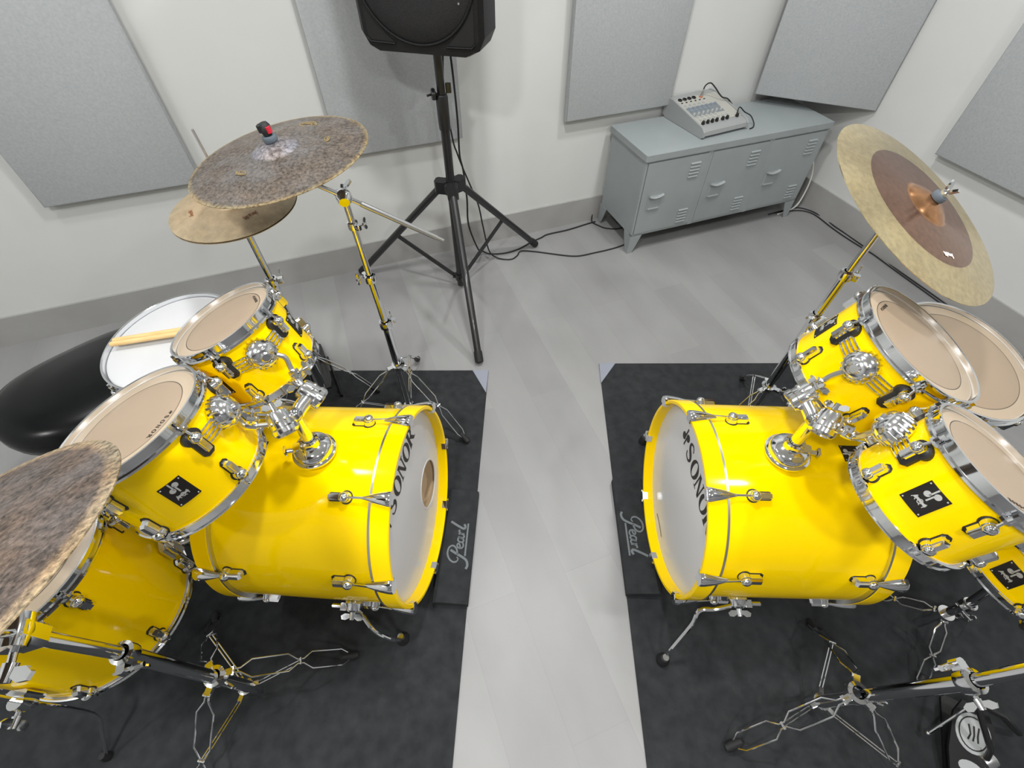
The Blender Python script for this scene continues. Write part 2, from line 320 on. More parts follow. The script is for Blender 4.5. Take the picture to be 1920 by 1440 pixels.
# ------------------------------------------------------------------ drum rugs
def rug(label,sx,xe0,xe1,y0,y1,xf,by0,by1,patchpts):
    """sx = +1: the rug extends to -x from its inner edge; -1: to +x"""
    root=thing('drum_rug',label,'rug',((xe0+xf)/2,(y0+y1)/2,0),'black drum rugs on the floor')
    MB().prism([(xe0,y0),(xe1,y1),(xf,y1+.04*0),(xf,y0)],(0,0,0),(1,0,0),(0,1,0),ZU,.0,.006).obj('mat',RUGM,root)
    p=MB(); p.prism(patchpts,(0,0,0),(1,0,0),(0,1,0),ZU,.006,.0085); p.obj('corner_patch',PATCH,root)['label']='light grey corner patch'
    # padded stopper with the maker's name
    def xe(y): return xe0+(xe1-xe0)*(y-y0)/(y1-y0)
    b=MB(); wdt=.115
    A_=V((xe(by0)+.004*sx,by0,0)); B_=V((xe(by1)+.008*sx,by1,0)); ey=(B_-A_).normalized(); ex=V((ey.y,-ey.x,0))*sx   # ex points to the gap
    L=(B_-A_).length
    sec=[(0,.006),(0,.030),(-.006,.034),(-wdt+.012,.042),(-wdt,.034),(-wdt,.006)]
    vs=[A_+ey*t+ex*a+ZU*h for t in(0,L) for a,h in sec]; n=len(sec)
    b.add(vs,[list(range(n)),list(range(n,2*n))[::-1]]+[[i,(i+1)%n,n+(i+1)%n,n+i] for i in range(n)])
    st=b.obj('stopper',RUGM,root)
    # script lettering on the sloping top
    t=MB(); rd=ey*sx; up=-ex; tilt=(up*(wdt-.018)+ZU*.008).normalized(); nn=rd.cross(tilt); nn=nn if nn.z>0 else -nn
    s0=.139; cen=(A_+B_)/2
    o=V((A_.x,A_.y,0))+ey*((.335*L) if sx>0 else L-.375*L)-ex*.030+ZU*.0354
    for pts,wd in PEARL:
        q=[(x*s0*.92,y*s0*.52) for x,y in sp2(pts,6)]; t.ribbon(q,wd*s0*.78,o,rd,tilt,nn,.0004,.0012)
    t.obj('lettering',GREYI,st)['label']='grey script lettering'
    return root
rug('black carpet rug under the left drum kit, grey patch at its upper right corner',1,-.190,-.110,-.6,1.465,-1.62,.430,.832,[(-.110,1.465),(-.185,1.465),(-.117,1.330)])
rug('black carpet rug under the right drum kit, grey patch at its upper left corner',-1,.352,.413,-.6,1.507,1.75,.462,.884,[(.413,1.507),(.490,1.507),(.407,1.385)])

# ------------------------------------------------------------------ hardware helpers
def wing(mb,c,ax,up,s=1.0):
    """wing nut: hub along ax, two lobes along +-up"""
    c,ax,up=V(c),V(ax).normalized(),V(up); up=(up-ax*up.dot(ax)).normalized(); sd=ax.cross(up)
    mb.cyl(c-ax*.008*s,c+ax*.010*s,.0075*s,.006*s,12)
    for q in(-1,1):
        mb.prism([(-.004*s,.004*s),(.004*s,.004*s),(.011*s,.016*s),(.010*s,.026*s),(.002*s,.029*s),(-.004*s,.02*s)],c,ax,up*q,sd,-.0025*s,.0025*s)
def clamp(mb,p,d,r,s=1.0,side=(1,0,0)):
    """memory collar: split ring with a bolt block and a small wing screw"""
    p,d=V(p),V(d).normalized(); sd=V(side); sd=(sd-d*sd.dot(d)).normalized(); tv=d.cross(sd)
    mb.lathe([(r,-.014*s),(r+.006*s,-.012*s),(r+.007*s,.0),(r+.006*s,.012*s),(r,.014*s)],p,d,20)
    mb.box(p+sd*(r+.012*s),(.018*s,.014*s,.018*s),sd,tv,d,.003*s)
    mb.cyl(p+sd*(r+.014*s)-tv*.014*s,p+sd*(r+.014*s)+tv*.022*s,.0035*s,None,8)
    wing(mb,p+sd*(r+.014*s)+tv*.026*s,tv,d,.75*s)
def tripod_leg(root,top,foot,mid_off=.012,rod=.0026,m=CHR,bow=.02,side=None):
    """double braced leg: two rods that swell, pinch at a rivet, swell and meet in a rubber foot"""
    top,foot=V(top),V(foot); d=foot-top; sd=V((d.y,-d.x,0)).normalized() if side is None else V(side); out=V((d.x,d.y,0)).normalized()
    mb=MB(); prof=[(0,.004),(.05,.005),(.13,1),(.40,1),(.475,.25),(.525,.25),(.60,1),(.88,1),(.97,.3)]
    for q in(-1,1):
        pts=[]
        for t,wd in prof:
            o=wd*mid_off if t>.06 else wd
            pts.append(top+d*t+sd*(q*o)+(out*.5+ZU*.5)*(bow*math.sin(PI*t)))
        mb.tube(pts,rod,8)
    c=top+d*.5+(out*.5+ZU*.5)*bow; mb.cyl(c-sd*.009,c+sd*.009,.0035,None,8); mb.sphere(top,.006,10); mb.cyl(top-sd*.010,top+sd*.010,.005,None,8)
    lg=mb.obj('leg',m,root)
    f=MB(); dr=d.normalized(); f.tube([foot-dr*.040,foot-dr*.02,foot+ZU*.0,foot+V((out.x*.012,out.y*.012,-.004))],[.008,.0115,.0135,.011],12)
    f.obj('rubber_foot',RUB,lg)
    return top+d*.5+(out*.5+ZU*.5)*bow
def stand_base(root,c,hubz,colz,feet,tube_r=.0155,rot=0,m=CHR,off=.012):
    """tripod of a cymbal stand: hub plate, three legs, three braces and lower collar"""
    c=V((c[0],c[1],0)); hub=c+ZU*hubz; col=c+ZU*colz
    h=MB(); h.lathe([(tube_r,-.012),(tube_r+.010,-.010),(tube_r+.011,0),(tube_r+.010,.010),(tube_r,.012)],hub,ZU,20)
    k=MB(); k.lathe([(tube_r,-.006),(tube_r+.006,-.005),(tube_r+.006,.005),(tube_r,.006)],col,ZU,16)
    for i,f in enumerate(feet):
        f=V((f[0],f[1],.023)); out=V((f.x-c.x,f.y-c.y,0)).normalized(); sd=V((out.y,-out.x,0))
        h.box(hub+out*(tube_r+.016),(.022,.016,.012),out,sd,ZU); k.box(col+out*(tube_r+.012),(.016,.012,.010),out,sd,ZU)
        mid=tripod_leg(root,hub+out*(tube_r+.025),f,off,m=m)
        b=MB()
        for q in(-1,1): b.tube([col+out*(tube_r+.018)+sd*(.004*q),mid+sd*(.004*q)-ZU*.002],.0018,6)
        b.obj('brace',m,root)
    h.sphere(hub+V((tube_r+.012,0,.0)),.007,10)
    h.obj('hub',m,root); k.obj('lower_collar',m,root)
    t=MB(); t.cyl(hub+V((.03,-.012,0)),hub+V((.045,-.02,0)),.004); wing(t,hub+V((.047,-.021,0)),(.9,-.4,0),ZU,.8); t.obj('wing_screw',m,root)

# ------------------------------------------------------------------ drums
def lug(root,o,u,v,n,phi,h,Rs,sgn,s=1.0,hoop_h=None,hoop_r=None,LL=.043,pad=0):
    """round boss and tapered bar standing off the shell on a keyhole base; sgn=+1 boss towards the +n hoop"""
    rad=u*math.cos(phi)+v*math.sin(phi); tan=n.cross(rad); ax=n*sgn; c=o+rad*Rs+n*h
    r1,wb,L=.0130*s,.0084*s,LL*s; c=c+rad*(.005 if pad else 0)
    a0=math.asin(wb/r1)
    key=[(r1*math.cos(t),r1*math.sin(t)) for t in [(-PI+a0)+(2*PI-2*a0)*i/16 for i in range(17)]]+[(-L+wb*.6,wb),(-L,wb*.5),(-L,-wb*.5),(-L+wb*.6,-wb)]
    b=MB(); b.prism(key,c,ax,tan,rad,.0012,.0125*s,.93)
    b.sphere(c+rad*.0160*s,.0112*s,14,.8,rad)
    b.prism([(-L+.002*s,-.0062*s),(-.006*s,-.0062*s),(-.006*s,.0062*s),(-L+.002*s,.0062*s)],c,ax,tan,rad,.0120*s,.0190*s,.78)
    lo=b.obj('lug',CHR,root)
    k=1.0+pad
    g=MB(); g.prism([(x*1.10*(1+pad*.35)+(.0 if x>0 else -.0004),y*1.16*k) for x,y in key],c,ax,tan,rad,-.0022-(.006 if pad else 0),.0016); g.obj('gasket',GASK,lo)
    if hoop_h is not None:
        r=MB(); top=o+rad*hoop_r+n*hoop_h; st=c+rad*.0150*s+ax*.006*s
        r.cyl(st,top,.0028*s,None,8); r.cyl(top-ax*.002,top+ax*.008,.0055*s,None,10); r.box(top+ax*.012,(.006*s,.006*s,.010),rad,tan,ax)
        r.box(top-ax*.003-rad*.006*s,(.022*s,.024*s,.005),rad,tan,ax,.005*s)
        r.obj('tension_rod',CHR,lo)
    return lo
def badge(root,o,u,v,n,phi,h,Rs,s=1.0):
    """black name plate bent on the shell; the writing reads along the rim"""
    rad=u*math.cos(phi)+v*math.sin(phi); tan=n.cross(rad); wd,ht=.046*s,.060*s; mb=MB(); N=8; vs=[]
    for k,rr in((0,Rs-.001),(1,Rs+.0016)):
        for j in(0,1):
            for i in range(N+1):
                a=phi+(i/N-.5)*wd/Rs; vs.append(o+(u*math.cos(a)+v*math.sin(a))*rr+n*(h+(j-.5)*ht))
    q=N+1; fs=[]
    for i in range(N):
        fs+=[[2*q+i,2*q+i+1,3*q+i+1,3*q+i],[i,q+i,q+i+1,i+1],[i,i+1,2*q+i+1,2*q+i],[q+i,3*q+i,3*q+i+1,q+i+1]]
    fs+=[[0,2*q,3*q,q],[N,q+N,3*q+N,2*q+N]]; mb.add(vs,fs)
    bo=mb.obj('badge',BLKP,root)
    t=MB(); oo=o+rad*(Rs+.0014)+n*h
    text(t,'L',oo-tan*.0125*s+n*.0005*s,tan,n,rad,.029*s,.03,.0003,.0009)
    text(t,'AQ1',oo-tan*.0145*s-n*.0135*s,tan,n,rad,.0105*s,.0105*s,.0003,.0009)
    text(t,'-',oo-tan*.012*s-n*.0195*s,tan,n,rad,.024*s,.02,.0003,.0007)
    for i in(-1,1):
        for j in(-1,1): t.sphere(oo+tan*(i*.019*s)+n*(j*.026*s)-rad*.0006*s,.0016*s,8)
    t.obj('lettering',SILV,bo)
BOSS=[]
def hoop_profile(R,s,th=.0022):
    """triple flanged steel hoop, s=+1: open edge at h=0, body below"""
    P=[(R+.001,-.016),(R+.001,-.003),(R+.0005,-.0005),(R+.003,.0008),(R+.0065,.0002),(R+.0065,-.0022),(R+.0035,-.0022),(R+.0035,-.0195),(R+.0100,-.0205),(R+.0100,-.0250),(R+.0065,-.0258),(R+.0035,-.0225),(R+.0012,-.020)]
    return [(r,h*s) for r,h in P]
def make_drum(name,label,cat,group,C,n,Rs,D,lugs,badges,headR=None,head='tom',ratio=.78,lug_s=1.0,mount=None,top_h=(-.055,),both=True,logo=None,lugtop=.048,shellm=YEL,LL=.043):
    """C = centre of the upper rim, n = axis, Rs = shell radius, D = rim to rim"""
    u,v,n=frame(n); C=V(C); root=thing(name,label,cat,C-n*D,group)
    MB().lathe([(Rs,-.017),(Rs,-D+.017),(Rs-.007,-D+.012),(Rs-.007,-.012)],C,n,96,True).obj('shell',shellm,root)
    MB().lathe(hoop_profile(Rs,1),C,n,96,True).obj('hoop',CHR,root)
    MB().lathe([(r,-D-h) for r,h in hoop_profile(Rs,1)],C,n,96,True).obj('hoop',CHR,root)
    hm=WHD if head=='white' else tom_head_mat(Rs,ratio)
    m=MB(); m.lathe([(0,0),(Rs*.5,0),(Rs-.006,0),(Rs-.001,-.002),(Rs+.0008,-.005),(Rs+.0008,-.012),(Rs-.004,-.012),(Rs-.008,-.0018),(0,-.0018)],(0,0,0),(0,0,1),72)
    hd=m.obj('batter_head',hm,root,(C-n*.011,u,v,n))
    MB().lathe([(0,0),(Rs-.004,0),(Rs+.0008,.006),(Rs+.0008,.012),(Rs-.008,.0015),(0,.0015)],C-n*(D-.011),n,64).obj('resonant_head',BDH if head!='white' else WHD,root)
    for phi in lugs:
        p=R_(phi); near=mount and abs((phi-mount[0]+180)%360-180)<40; lug(root,C,u,v,n,p,-lugtop,Rs,1,lug_s,-.022,Rs+.010,LL=LL,pad=.40 if near else 0)
        lug(root,C,u,v,n,p,-D+lugtop-.010,Rs,-1,lug_s,-D+.022,Rs+.010,LL=LL)
    for phi,h in badges: badge(root,C,u,v,n,R_(phi),h,Rs)
    if mount:
        mp,span,h,dirh=mount; a=R_(mp)
        b=MB()
        for k in range(4):
            hh=h+.0150-.0100*k
            pts=[]
            for i in range(13):
                t=a+R_(span)*(i/12-.5); e=.004+.007*math.sin(PI*i/12); pts.append(C+(u*math.cos(t)+v*math.sin(t))*(Rs+e)+n*hh)
            b.tube(pts,.0022,8)
        for q in(-.5,.5):
            t=a+R_(span)*q; rad=u*math.cos(t)+v*math.sin(t); b.box(C+rad*(Rs+.003)+n*h,(.003,.007,.034),rad,n.cross(rad),n)
        br=b.obj('mount_bracket',CHR,root)
        rad=u*math.cos(a)+v*math.sin(a); tan=n.cross(rad)
        k=MB(); o=C+rad*(Rs+.004)+n*h
        k.lathe([(0,-.004),(.032,-.004),(.036,.004),(.036,.013*dirh),(.033,.022*dirh),(.026,.030*dirh),(.015,.034*dirh),(0,.035*dirh)],o,rad,28)
        for i in range(18):
            t=2*PI*i/18; d_=tan*math.cos(t)+n*math.sin(t); k.cyl(o+d_*.0345+rad*.001,o+d_*.0325+rad*.021*dirh,.0036,.0030,8)
        for i in range(7):
            t=2*PI*i/7+.2; k.sphere(o+(tan*math.cos(t)+n*math.sin(t))*.020+rad*.0285*dirh,.0048,8)
        k.lathe([(0,.030*dirh),(.010,.031*dirh),(.012,.031*dirh+.007),(.009,.031*dirh+.010),(0,.031*dirh+.010)],o,rad,16)
        BOSS.append(o+rad*(.016*dirh)); k.obj('mount_boss',CHT,br)
    if logo:
        ang,size,rr=logo; a=R_(ang); rad=u*math.cos(a)+v*math.sin(a); t=MB(); ey=rad; ex=ey.cross(n)
        text(t,'LSONOR',C-n*.011+rad*rr-ex*(size*3.3),ex,ey,n,size,size*1.12,.0003,.0007); t.obj('head_lettering',INK,hd)
    return root,u,v,n,C
D1=make_drum('rack_tom','small yellow rack tom of the left kit, in front of the white snare','tom drum','yellow rack toms',(-.705,.855,.901),(-.347,.069,.935),.127,.1965,[83,15,-45,-105,143,-160],[(111,-.103),(-14,-.103)],ratio=.79,mount=(49,54,-.072,1.1),logo=(128,.0070,.086),lugtop=.046,LL=.036)
D2=make_drum('rack_tom','larger yellow rack tom of the left kit, nearest the mottled ride cymbal','tom drum','yellow rack toms',(-.790,.560,.889),(-.320,.086,.943),.152,.2185,[75,5,-57,-117,135,-163],[(41.5,-.117),(-150,-.12)],ratio=.773,mount=(105,54,-.072,1.15),logo=(76,.0105,.098),lugtop=.049)
D3=make_drum('rack_tom','larger yellow rack tom of the right kit, below the two-tone cymbal','tom drum','yellow rack toms',(.923,.751,.923),(.399,-.103,.911),.152,.212,[-95.5,-30,30,90,150,-158],[(-122,-.112)],ratio=.789,mount=(-63,54,-.070,1.1),logo=(-140,.0075,.103))
D4=make_drum('rack_tom','small yellow rack tom of the right kit, cut by the right picture edge','tom drum','yellow rack toms',(.895,.439,.922),(.415,.017,.9095),.127,.191,[-100.5,-33,33,92,148,-158],[(-66.5,-.096),(120,-.095)],ratio=.772,mount=(-132,52,-.080,1.3),logo=(-20,.0070,.086),lugtop=.050,LL=.035)
D5=make_drum('snare_drum','white-headed snare drum with two sticks laid across it','snare drum',None,(-.967,.955,.734),(-.109,-.046,.993),.178,.165,[10,55,100,145,190,235,280,325],[],head='white',shellm=STEEL,lug_s=.9,lugtop=.036,LL=.036)
D6=make_drum('snare_drum','yellow snare drum of the right kit, only its badge side in the picture','snare drum',None,(1.252,.385,.712),(.03,-.01,1),.178,.165,[-97,-52,-7,38,83,128,173,-142],[(-73,-.093)],head='white',lugtop=.036,LL=.036)
D7=make_drum('floor_tom','large yellow floor tom of the left kit, under the mottled ride cymbal','floor tom','yellow floor toms',(-1.09,.349,.705),(0,0,1),.203,.398,[118,70,22,-28,-75,-125,165,-165],[(-100,-.2)],ratio=.826,lug_s=1.05)
D8=make_drum('floor_tom','yellow floor tom of the right kit, its clear head behind the larger rack tom','floor tom','yellow floor toms',(1.338,.950,.652),(.152,-.155,.976),.203,.398,[-160,-110,-60,-10,35,80,125,170],[(-85,-.2)],ratio=.826,lug_s=1.05)
def floor_leg(root,pts,br,out):
    l=MB(); l.tube(smooth_path(pts,5),.0048,10); lo=l.obj('leg',CHR,root)
    f=MB(); p=V(pts[-1]); f.tube([p+ZU*.022,p,p-ZU*.006],[.008,.013,.012],12); f.obj('rubber_foot',RUB,lo)
    b=MB(); out=V(out).normalized(); sd=ZU.cross(out); br=V(br)
    b.box(br-out*.010,(.012,.040,.055),out,sd,ZU,.004); b.lathe([(.0,-.022),(.016,-.022),(.018,0),(.016,.022),(0,.022)],br+out*.006,ZU,16); b.cyl(br+out*.02,br+out*.034,.006)
    bo=b.obj('leg_bracket',CHR,root); w_=MB(); wing(w_,br+out*.040,out,ZU,1.25); w_.obj('wing_screw',CHR,bo)
rt=D7[0]
floor_leg(rt,[(-1.058,.128,.66),(-1.062,.125,.45),(-1.066,.122,.22),(-1.092,.088,.12),(-1.120,.042,.02)],(-1.060,.128,.452),(.13,-1,0))
floor_leg(rt,[(-.893,.462,.66),(-.893,.462,.45),(-.893,.462,.2),(-.87,.475,.12),(-.84,.49,.02)],(-.893,.462,.452),(.87,.5,0))
floor_leg(rt,[(-1.31,.41,.66),(-1.31,.41,.45),(-1.31,.41,.2),(-1.335,.42,.12),(-1.36,.43,.02)],(-1.31,.41,.452),(-1,.25,0))
rt=D8[0]
for a in(200,320,80):
    a=R_(a); o=V((math.cos(a),math.sin(a),0)); c=V((1.30,.985,0)); p=c+o*.228
    floor_leg(rt,[p+ZU*.56,p+ZU*.4,p+ZU*.16,p+o*.02+ZU*.10,p+o*.045+ZU*.02],p+ZU*.40-o*.005,o)

def bass_drum(label,Cf,n,base_phi,spurs,hole,sgn,tx):
    u,v,n=frame(n); Cf=V(Cf); D=.526 if sgn>0 else .514; Rs=.2815; RH=.293; L1=.049
    root=thing('bass_drum',label,'bass drum',(Cf-n*D/2).to_2d().to_3d()+ZU*.006,'yellow bass drums')
    MB().lathe([(Rs,-L1-.004),(Rs,-D+L1+.004),(Rs-.008,-D+L1+.004),(Rs-.008,-L1-.004)],Cf,n,128,True).obj('shell',YEL,root)
    for a,b in((0,-L1),(-D+L1,-D)):
        MB().lathe([(RH-.003,a),(RH,a-.003),(RH,b+.003),(RH-.003,b),(RH-.012,b),(RH-.013,b+.003),(RH-.013,a-.003),(RH-.011,a)],Cf,n,128,True).obj('hoop',YEL,root)
    for h in(-L1-.002,-D+L1+.002):
        MB().lathe([(RH-.001,h+.0028),(RH-.001,h-.0028),(Rs-.004,h-.0028),(Rs-.004,h+.0028)],Cf,n,128,True).obj('head_rim',STEEL,root)
    hd=MB()
    o=Cf-n*.032; RI=RH-.0128
    if hole:
        # disc with a round port: ring of quads between the port and the outer edge
        cy,cz,hr=hole; N=64; ey=V((0,1,0)); ey=(ey-n*ey.dot(n)).normalized(); ez=n.cross(ey); ez=ez if ez.z>0 else -ez
        hc=ey*cy+ez*cz; vs=[];fs=[]; K=6
        for k in range(K+1):
            for i in range(N):
                t=2*PI*i/N; d=ey*math.cos(t)+ez*math.sin(t); bq=hc.dot(d); far=-bq+math.sqrt(bq*bq-hc.length_squared+RI*RI)
                r=hr+(far-hr)*(k/K); vs.append(o+hc+d*r)
        for k in range(K):
            for i in range(N): fs.append([k*N+i,k*N+(i+1)%N,(k+1)*N+(i+1)%N,(k+1)*N+i])
        b0=len(vs)
        for i in range(N): vs.append(vs[i]-n*.003)
        for i in range(N): fs.append([i,b0+i,b0+(i+1)%N,(i+1)%N])
        hd.add(vs,fs); ho=hd.obj('front_head',BDH,root)
        r=MB(); r.lathe([(hr-.001,-.002),(hr-.001,.0008),(hr+.005,.0012),(hr+.0055,0)],o+hc,n,48); r.obj('port_ring',BDH,ho)
        MB().lathe([(Rs-.0095,-.037),(Rs-.0095,-D+.037)],Cf,n,64).obj('inner_ply',HOLE,root)
    else:
        hd.lathe([(0,0),(RI,0),(RI,-.004),(0,-.003)],o,n,96); ho=hd.obj('front_head',BDH,root)
        ey=V((0,1,0)); ey=(ey-n*ey.dot(n)).normalized(); ez=n.cross(ey); ez=ez if ez.z>0 else -ez
    MB().lathe([(0,-.003),(RI,-.003),(RI,.003),(0,.003)],Cf-n*(D-.032),n,64).obj('batter_head',WHD,root)
    t=MB(); ex=ey*sgn; size=.061
    text(t,'L',o+ex*(tx[0])+ez*(tx[1]+.000),ex,ez,n,size,.05,.0004,.001)
    text(t,'SONOR',o+ex*(tx[0]+.058)+ez*tx[1],ex,ez,n,size,.0525,.0004,.001); t.obj('head_lettering',INK,ho)
    if not hole:
        t=MB(); t.ribbon([(-.042,0),(-.02,.004),(.02,.004),(.042,0)],.003,o+ey*.006+ez*(-.238),ex,ez,n,.0004,.001); t.obj('maker_line',INK,ho)
    badge(root,Cf,u,v,n,R_(-90 if sgn>0 else 88),-.400,Rs)
    for i in range(8):
        ph=R_(base_phi+45*i); rad=u*math.cos(ph)+v*math.sin(ph); tan=n.cross(rad)
        for q,hl,he in((1,-.116,0),(-1,-D+.078,-D)):
            lo=lug(root,Cf,u,v,n,ph,hl,Rs,q,1.15,LL=.038)
            r=MB(); st=Cf+rad*(Rs+.015)+n*(hl+q*.006); en=Cf+rad*(RH+.011)+n*(he-q*.010); r.cyl(st,en,.0028,None,8); r.obj('tension_rod',CHR,lo)
            c=MB(); ax=n*q
            # claw hook: teardrop body over the hoop, lip folded over the edge
            secs=[(-.070,.0042,.006),(-.058,.0072,.0095),(-.043,.0118,.0135),(-.026,.0165,.0165),(-.010,.0200,.0182),(.000,.0212,.0180),(.004,.0205,.0160)]
            vs=[];K=9
            for t_,hw,ht in secs:
                for j in range(K):
                    a=PI*j/(K-1); vs.append(Cf+n*he+ax*t_+tan*(math.cos(a)*hw)+rad*(RH+.0012+math.sin(a)*ht))
            fs=[[i_*K+j,i_*K+j+1,(i_+1)*K+j+1,(i_+1)*K+j] for i_ in range(len(secs)-1) for j in range(K-1)]+[[j for j in range(K)],[(len(secs)-1)*K+j for j in range(K)]]
            fs+=[[i_*K,(i_+1)*K,(i_+1)*K+K-1,i_*K+K-1] for i_ in range(len(secs)-1)]
            c.add(vs,fs); c.box(Cf+n*he+ax*.0022+rad*(RH-.004),(.004,.030,.018),ax,tan,rad,.004); c.box(Cf+n*he-ax*.006+rad*(RH-.0145),(.014,.024,.003),ax,tan,rad)
            c.obj('claw_hook',CHR,root)
    # spurs
    for ph,hh,pts in spurs:
        p=R_(ph); rad=u*math.cos(p)+v*math.sin(p); tan=n.cross(rad); c=Cf+n*hh+rad*Rs
        b=MB(); b.lathe([(0,0),(.026,0),(.027,.006),(.022,.014),(.020,.024),(.015,.028),(0,.029)],c,rad,20); b.box(c+rad*.016-n*.026,(.024,.022,.020),n,tan,rad,.004); b.cyl(c+rad*.016-n*.036,c+rad*.016-n*.062,.006,None,10)
        so=b.obj('spur_bracket',CHR,root); w_=MB(); wing(w_,c+rad*.038,rad,n,1.1); w_.obj('wing_screw',CHR,so)
        l=MB(); l.tube(smooth_path([c+rad*.018]+[V(q) for q in pts],6),.0062,10); lo=l.obj('spur',CHR,root)
        e=V(pts[-1]); f=MB(); f.tube([e+ZU*.028,e+ZU*.012,e-ZU*.004],[.011,.018,.020],16); f.obj('rubber_foot',RUB,lo)
        s_=MB(); s_.cyl(e+ZU*.026,e+ZU*.040,.0095,None,12); s_.obj('spur_nut',CHR,lo)
    return root,u,v,n,Cf
BL=bass_drum('yellow bass drum of the left kit, front head with a round port hole',(-.266,.637,.349),(.993,-.087,.075),-66,
  [(17,-.165,[(-.425,.350,.222),(-.392,.318,.195),(-.358,.310,.13),(-.346,.322,.06),(-.346,.333,.016)]),(163,-.165,[(-.42,.915,.22),(-.39,.94,.19),(-.36,.95,.10),(-.35,.955,.016)])],(.116,-.104,.079),1,(-.166,.132))
BR=bass_drum('yellow bass drum of the right kit, front head without a hole',(.481,.663,.342),(-1,.023,.019),19,
  [(-15,-.160,[(.575,.362,.243),(.530,.360,.236),(.515,.335,.195),(.478,.295,.095),(.462,.274,.016)]),(195,-.160,[(.60,.97,.235),(.56,.99,.20),(.55,1.03,.10),(.544,1.068,.016)])],None,-1,(-.140,.121))

# tom holders: flange and post on the bass drum, two ratchet tilters, two L-rods
def tom_holder(label,base,axis_up,top,ratA,ratB,armA,armB,boltside):
    base,top=V(base),V(top); root=thing('tom_holder',label,'tom holder',base,'chrome double tom holders'); up=(top-base).normalized()
    b=MB(); b.lathe([(0,-.006),(.051,-.006),(.0545,-.003),(.0545,.002),(.050,.004),(.048,.006),(.047,.017),(.043,.023),(.034,.029),(.024,.033),(.0225,.036),(.0225,.052),(.0155,.054)],base,up,40)
    bs=V(boltside); b.box(base+bs*.040+up*.014,(.034,.030,.030),bs,up.cross(bs),up,.006); b.cyl(base+bs*.05+up*.014,base+bs*.078+up*.014,.006); b.box(base+bs*.083+up*.016,(.008,.030,.014),bs,up.cross(bs),up,.004)
    b.obj('base_flange',CHR,root)
    MB().cyl(base+up*.03,top,.0145,None,20).obj('post',CHR,root)
    for (c,ax),arm in((ratA,armA),(ratB,armB)):
        c,ax=V(c),V(ax).normalized(); t=MB(); k=c
        t.lathe([(0,-.030),(.020,-.030),(.024,-.026),(.026,-.016),(.026,.010),(.029,.014),(.029,.024),(.025,.030),(.020,.031),(.018,.022),(0,.020)],k,ax,24)
        for i in range(9):
            a=2*PI*i/9; uu,vv,_=frame(ax); t.sphere(k+(uu*math.cos(a)+vv*math.sin(a))*.024-ax*.004,.0055,8)
        t.tube([top-up*.012,top-up*.004+(k-top)*.35,k],[.0165,.0175,.0185],16); t.sphere(top-up*.006,.019,16)
        tl=t.obj('ratchet_tilter',CHT,root)
        w_=MB(); uu,vv,_=frame(ax); wing(w_,k-ax*.040,-ax,uu,1.0); w_.obj('wing_screw',CHR,tl)
        MB().lathe([(0,.024),(.017,.024),(.017,.0215),(0,.0215)],k,ax,20).obj('tilter_hollow_shade',BLKM,tl)  # black disc paints the shade inside the tilter's hollow end
        r=MB(); r.tube(smooth_path([k]+[V(p) for p in arm],4),.0062,8)
        ar=r.obj('arm',STEEL,root)
        m=MB(); q=V(arm[0])*.45+V(arm[1])*.55; d=(V(arm[1])-V(arm[0])).normalized(); clamp(m,q,d,.0065,.9,(0,0,1)); m.obj('memory_clamp',CHR,ar)
    return root
tom_holder('chrome double tom holder on top of the left bass drum',(-.509,.647,.630),None,(-.507,.650,.790),((-.526,.622,.792),(.35,-.45,-.45)),((-.487,.715,.780),(.75,-.2,-.62)),
  [(-.570,.612,.796),(-.598,.606,.806),(-.608,.612,.830),BOSS[1]],[(-.512,.735,.805),(-.528,.752,.832),(-.540,.765,.860),BOSS[0]],(-.75,-.2,.1))
tom_holder('chrome double tom holder on top of the right bass drum',(.706,.640,.630),None,(.698,.634,.790),((.712,.615,.797),(-.35,-.45,-.45)),((.684,.690,.800),(-.75,-.2,-.62)),
  [(.735,.590,.799),(.748,.574,.806),(.752,.564,.822),BOSS[3]],[(.705,.703,.820),(.718,.702,.845),(.726,.696,.872),BOSS[2]],(.75,-.2,.1))

# ------------------------------------------------------------------ cymbals
def cymbal(name,label,C,n,R,m,bell=.062,bow=.020,mark=None,group=None,under=False):
    u,v,n=frame(n); mb=MB(); s=-1 if under else 1
    pr=[(.006,bow+.020)]+[(bell*t,bow+.020*math.cos(t*PI/2)**.8) for t in(.3,.5,.7,.85,.95,1.0)]+[(bell+(R-bell)*t,bow*(1-t**1.35)) for t in(.03,.1,.2,.35,.5,.65,.8,.92,1.0)]
    pr=[(r,h*s) for r,h in pr]; mb.lathe(pr+[(r,h-.0016) for r,h in reversed(pr)],(0,0,0),(0,0,1),128,True)
    o=mb.obj(name,m,None,(V(C),u,v,n),sharp=60); tag(o,label,'cymbal',group)
    return o,u,v,n
CY1=cymbal('crash_cymbal','dark speckled crash cymbal tilted over the hi-hat on the left kit',(-.587,1.209,1.125-.004),(-.128,-.022,.991),.2286,CRASHM)
CY2=cymbal('ride_cymbal','mottled brown ride cymbal cut off by the left picture edge',(-.665,.126,1.144),(-.352,.216,.911),.254,RIDEM)
CY3=cymbal('ride_cymbal','two-tone cymbal with dark centre and shiny brass outer ring',(1.032,1.109,1.032),(.386,-.253,.887),.2794,DUALM,.066)
CY4=cymbal('hi_hat_cymbal','tan upper hi-hat cymbal partly under the speckled crash',(-.811,1.286,.945),(-.034,-.03,.999),.178,HATM,.05,.016)
CY5=cymbal('hi_hat_cymbal','lower hi-hat cymbal, only its rim edge in view',(-.811,1.286,.940),(-.034,-.03,.999),.178,HATM,.05,.016,None,None,True)
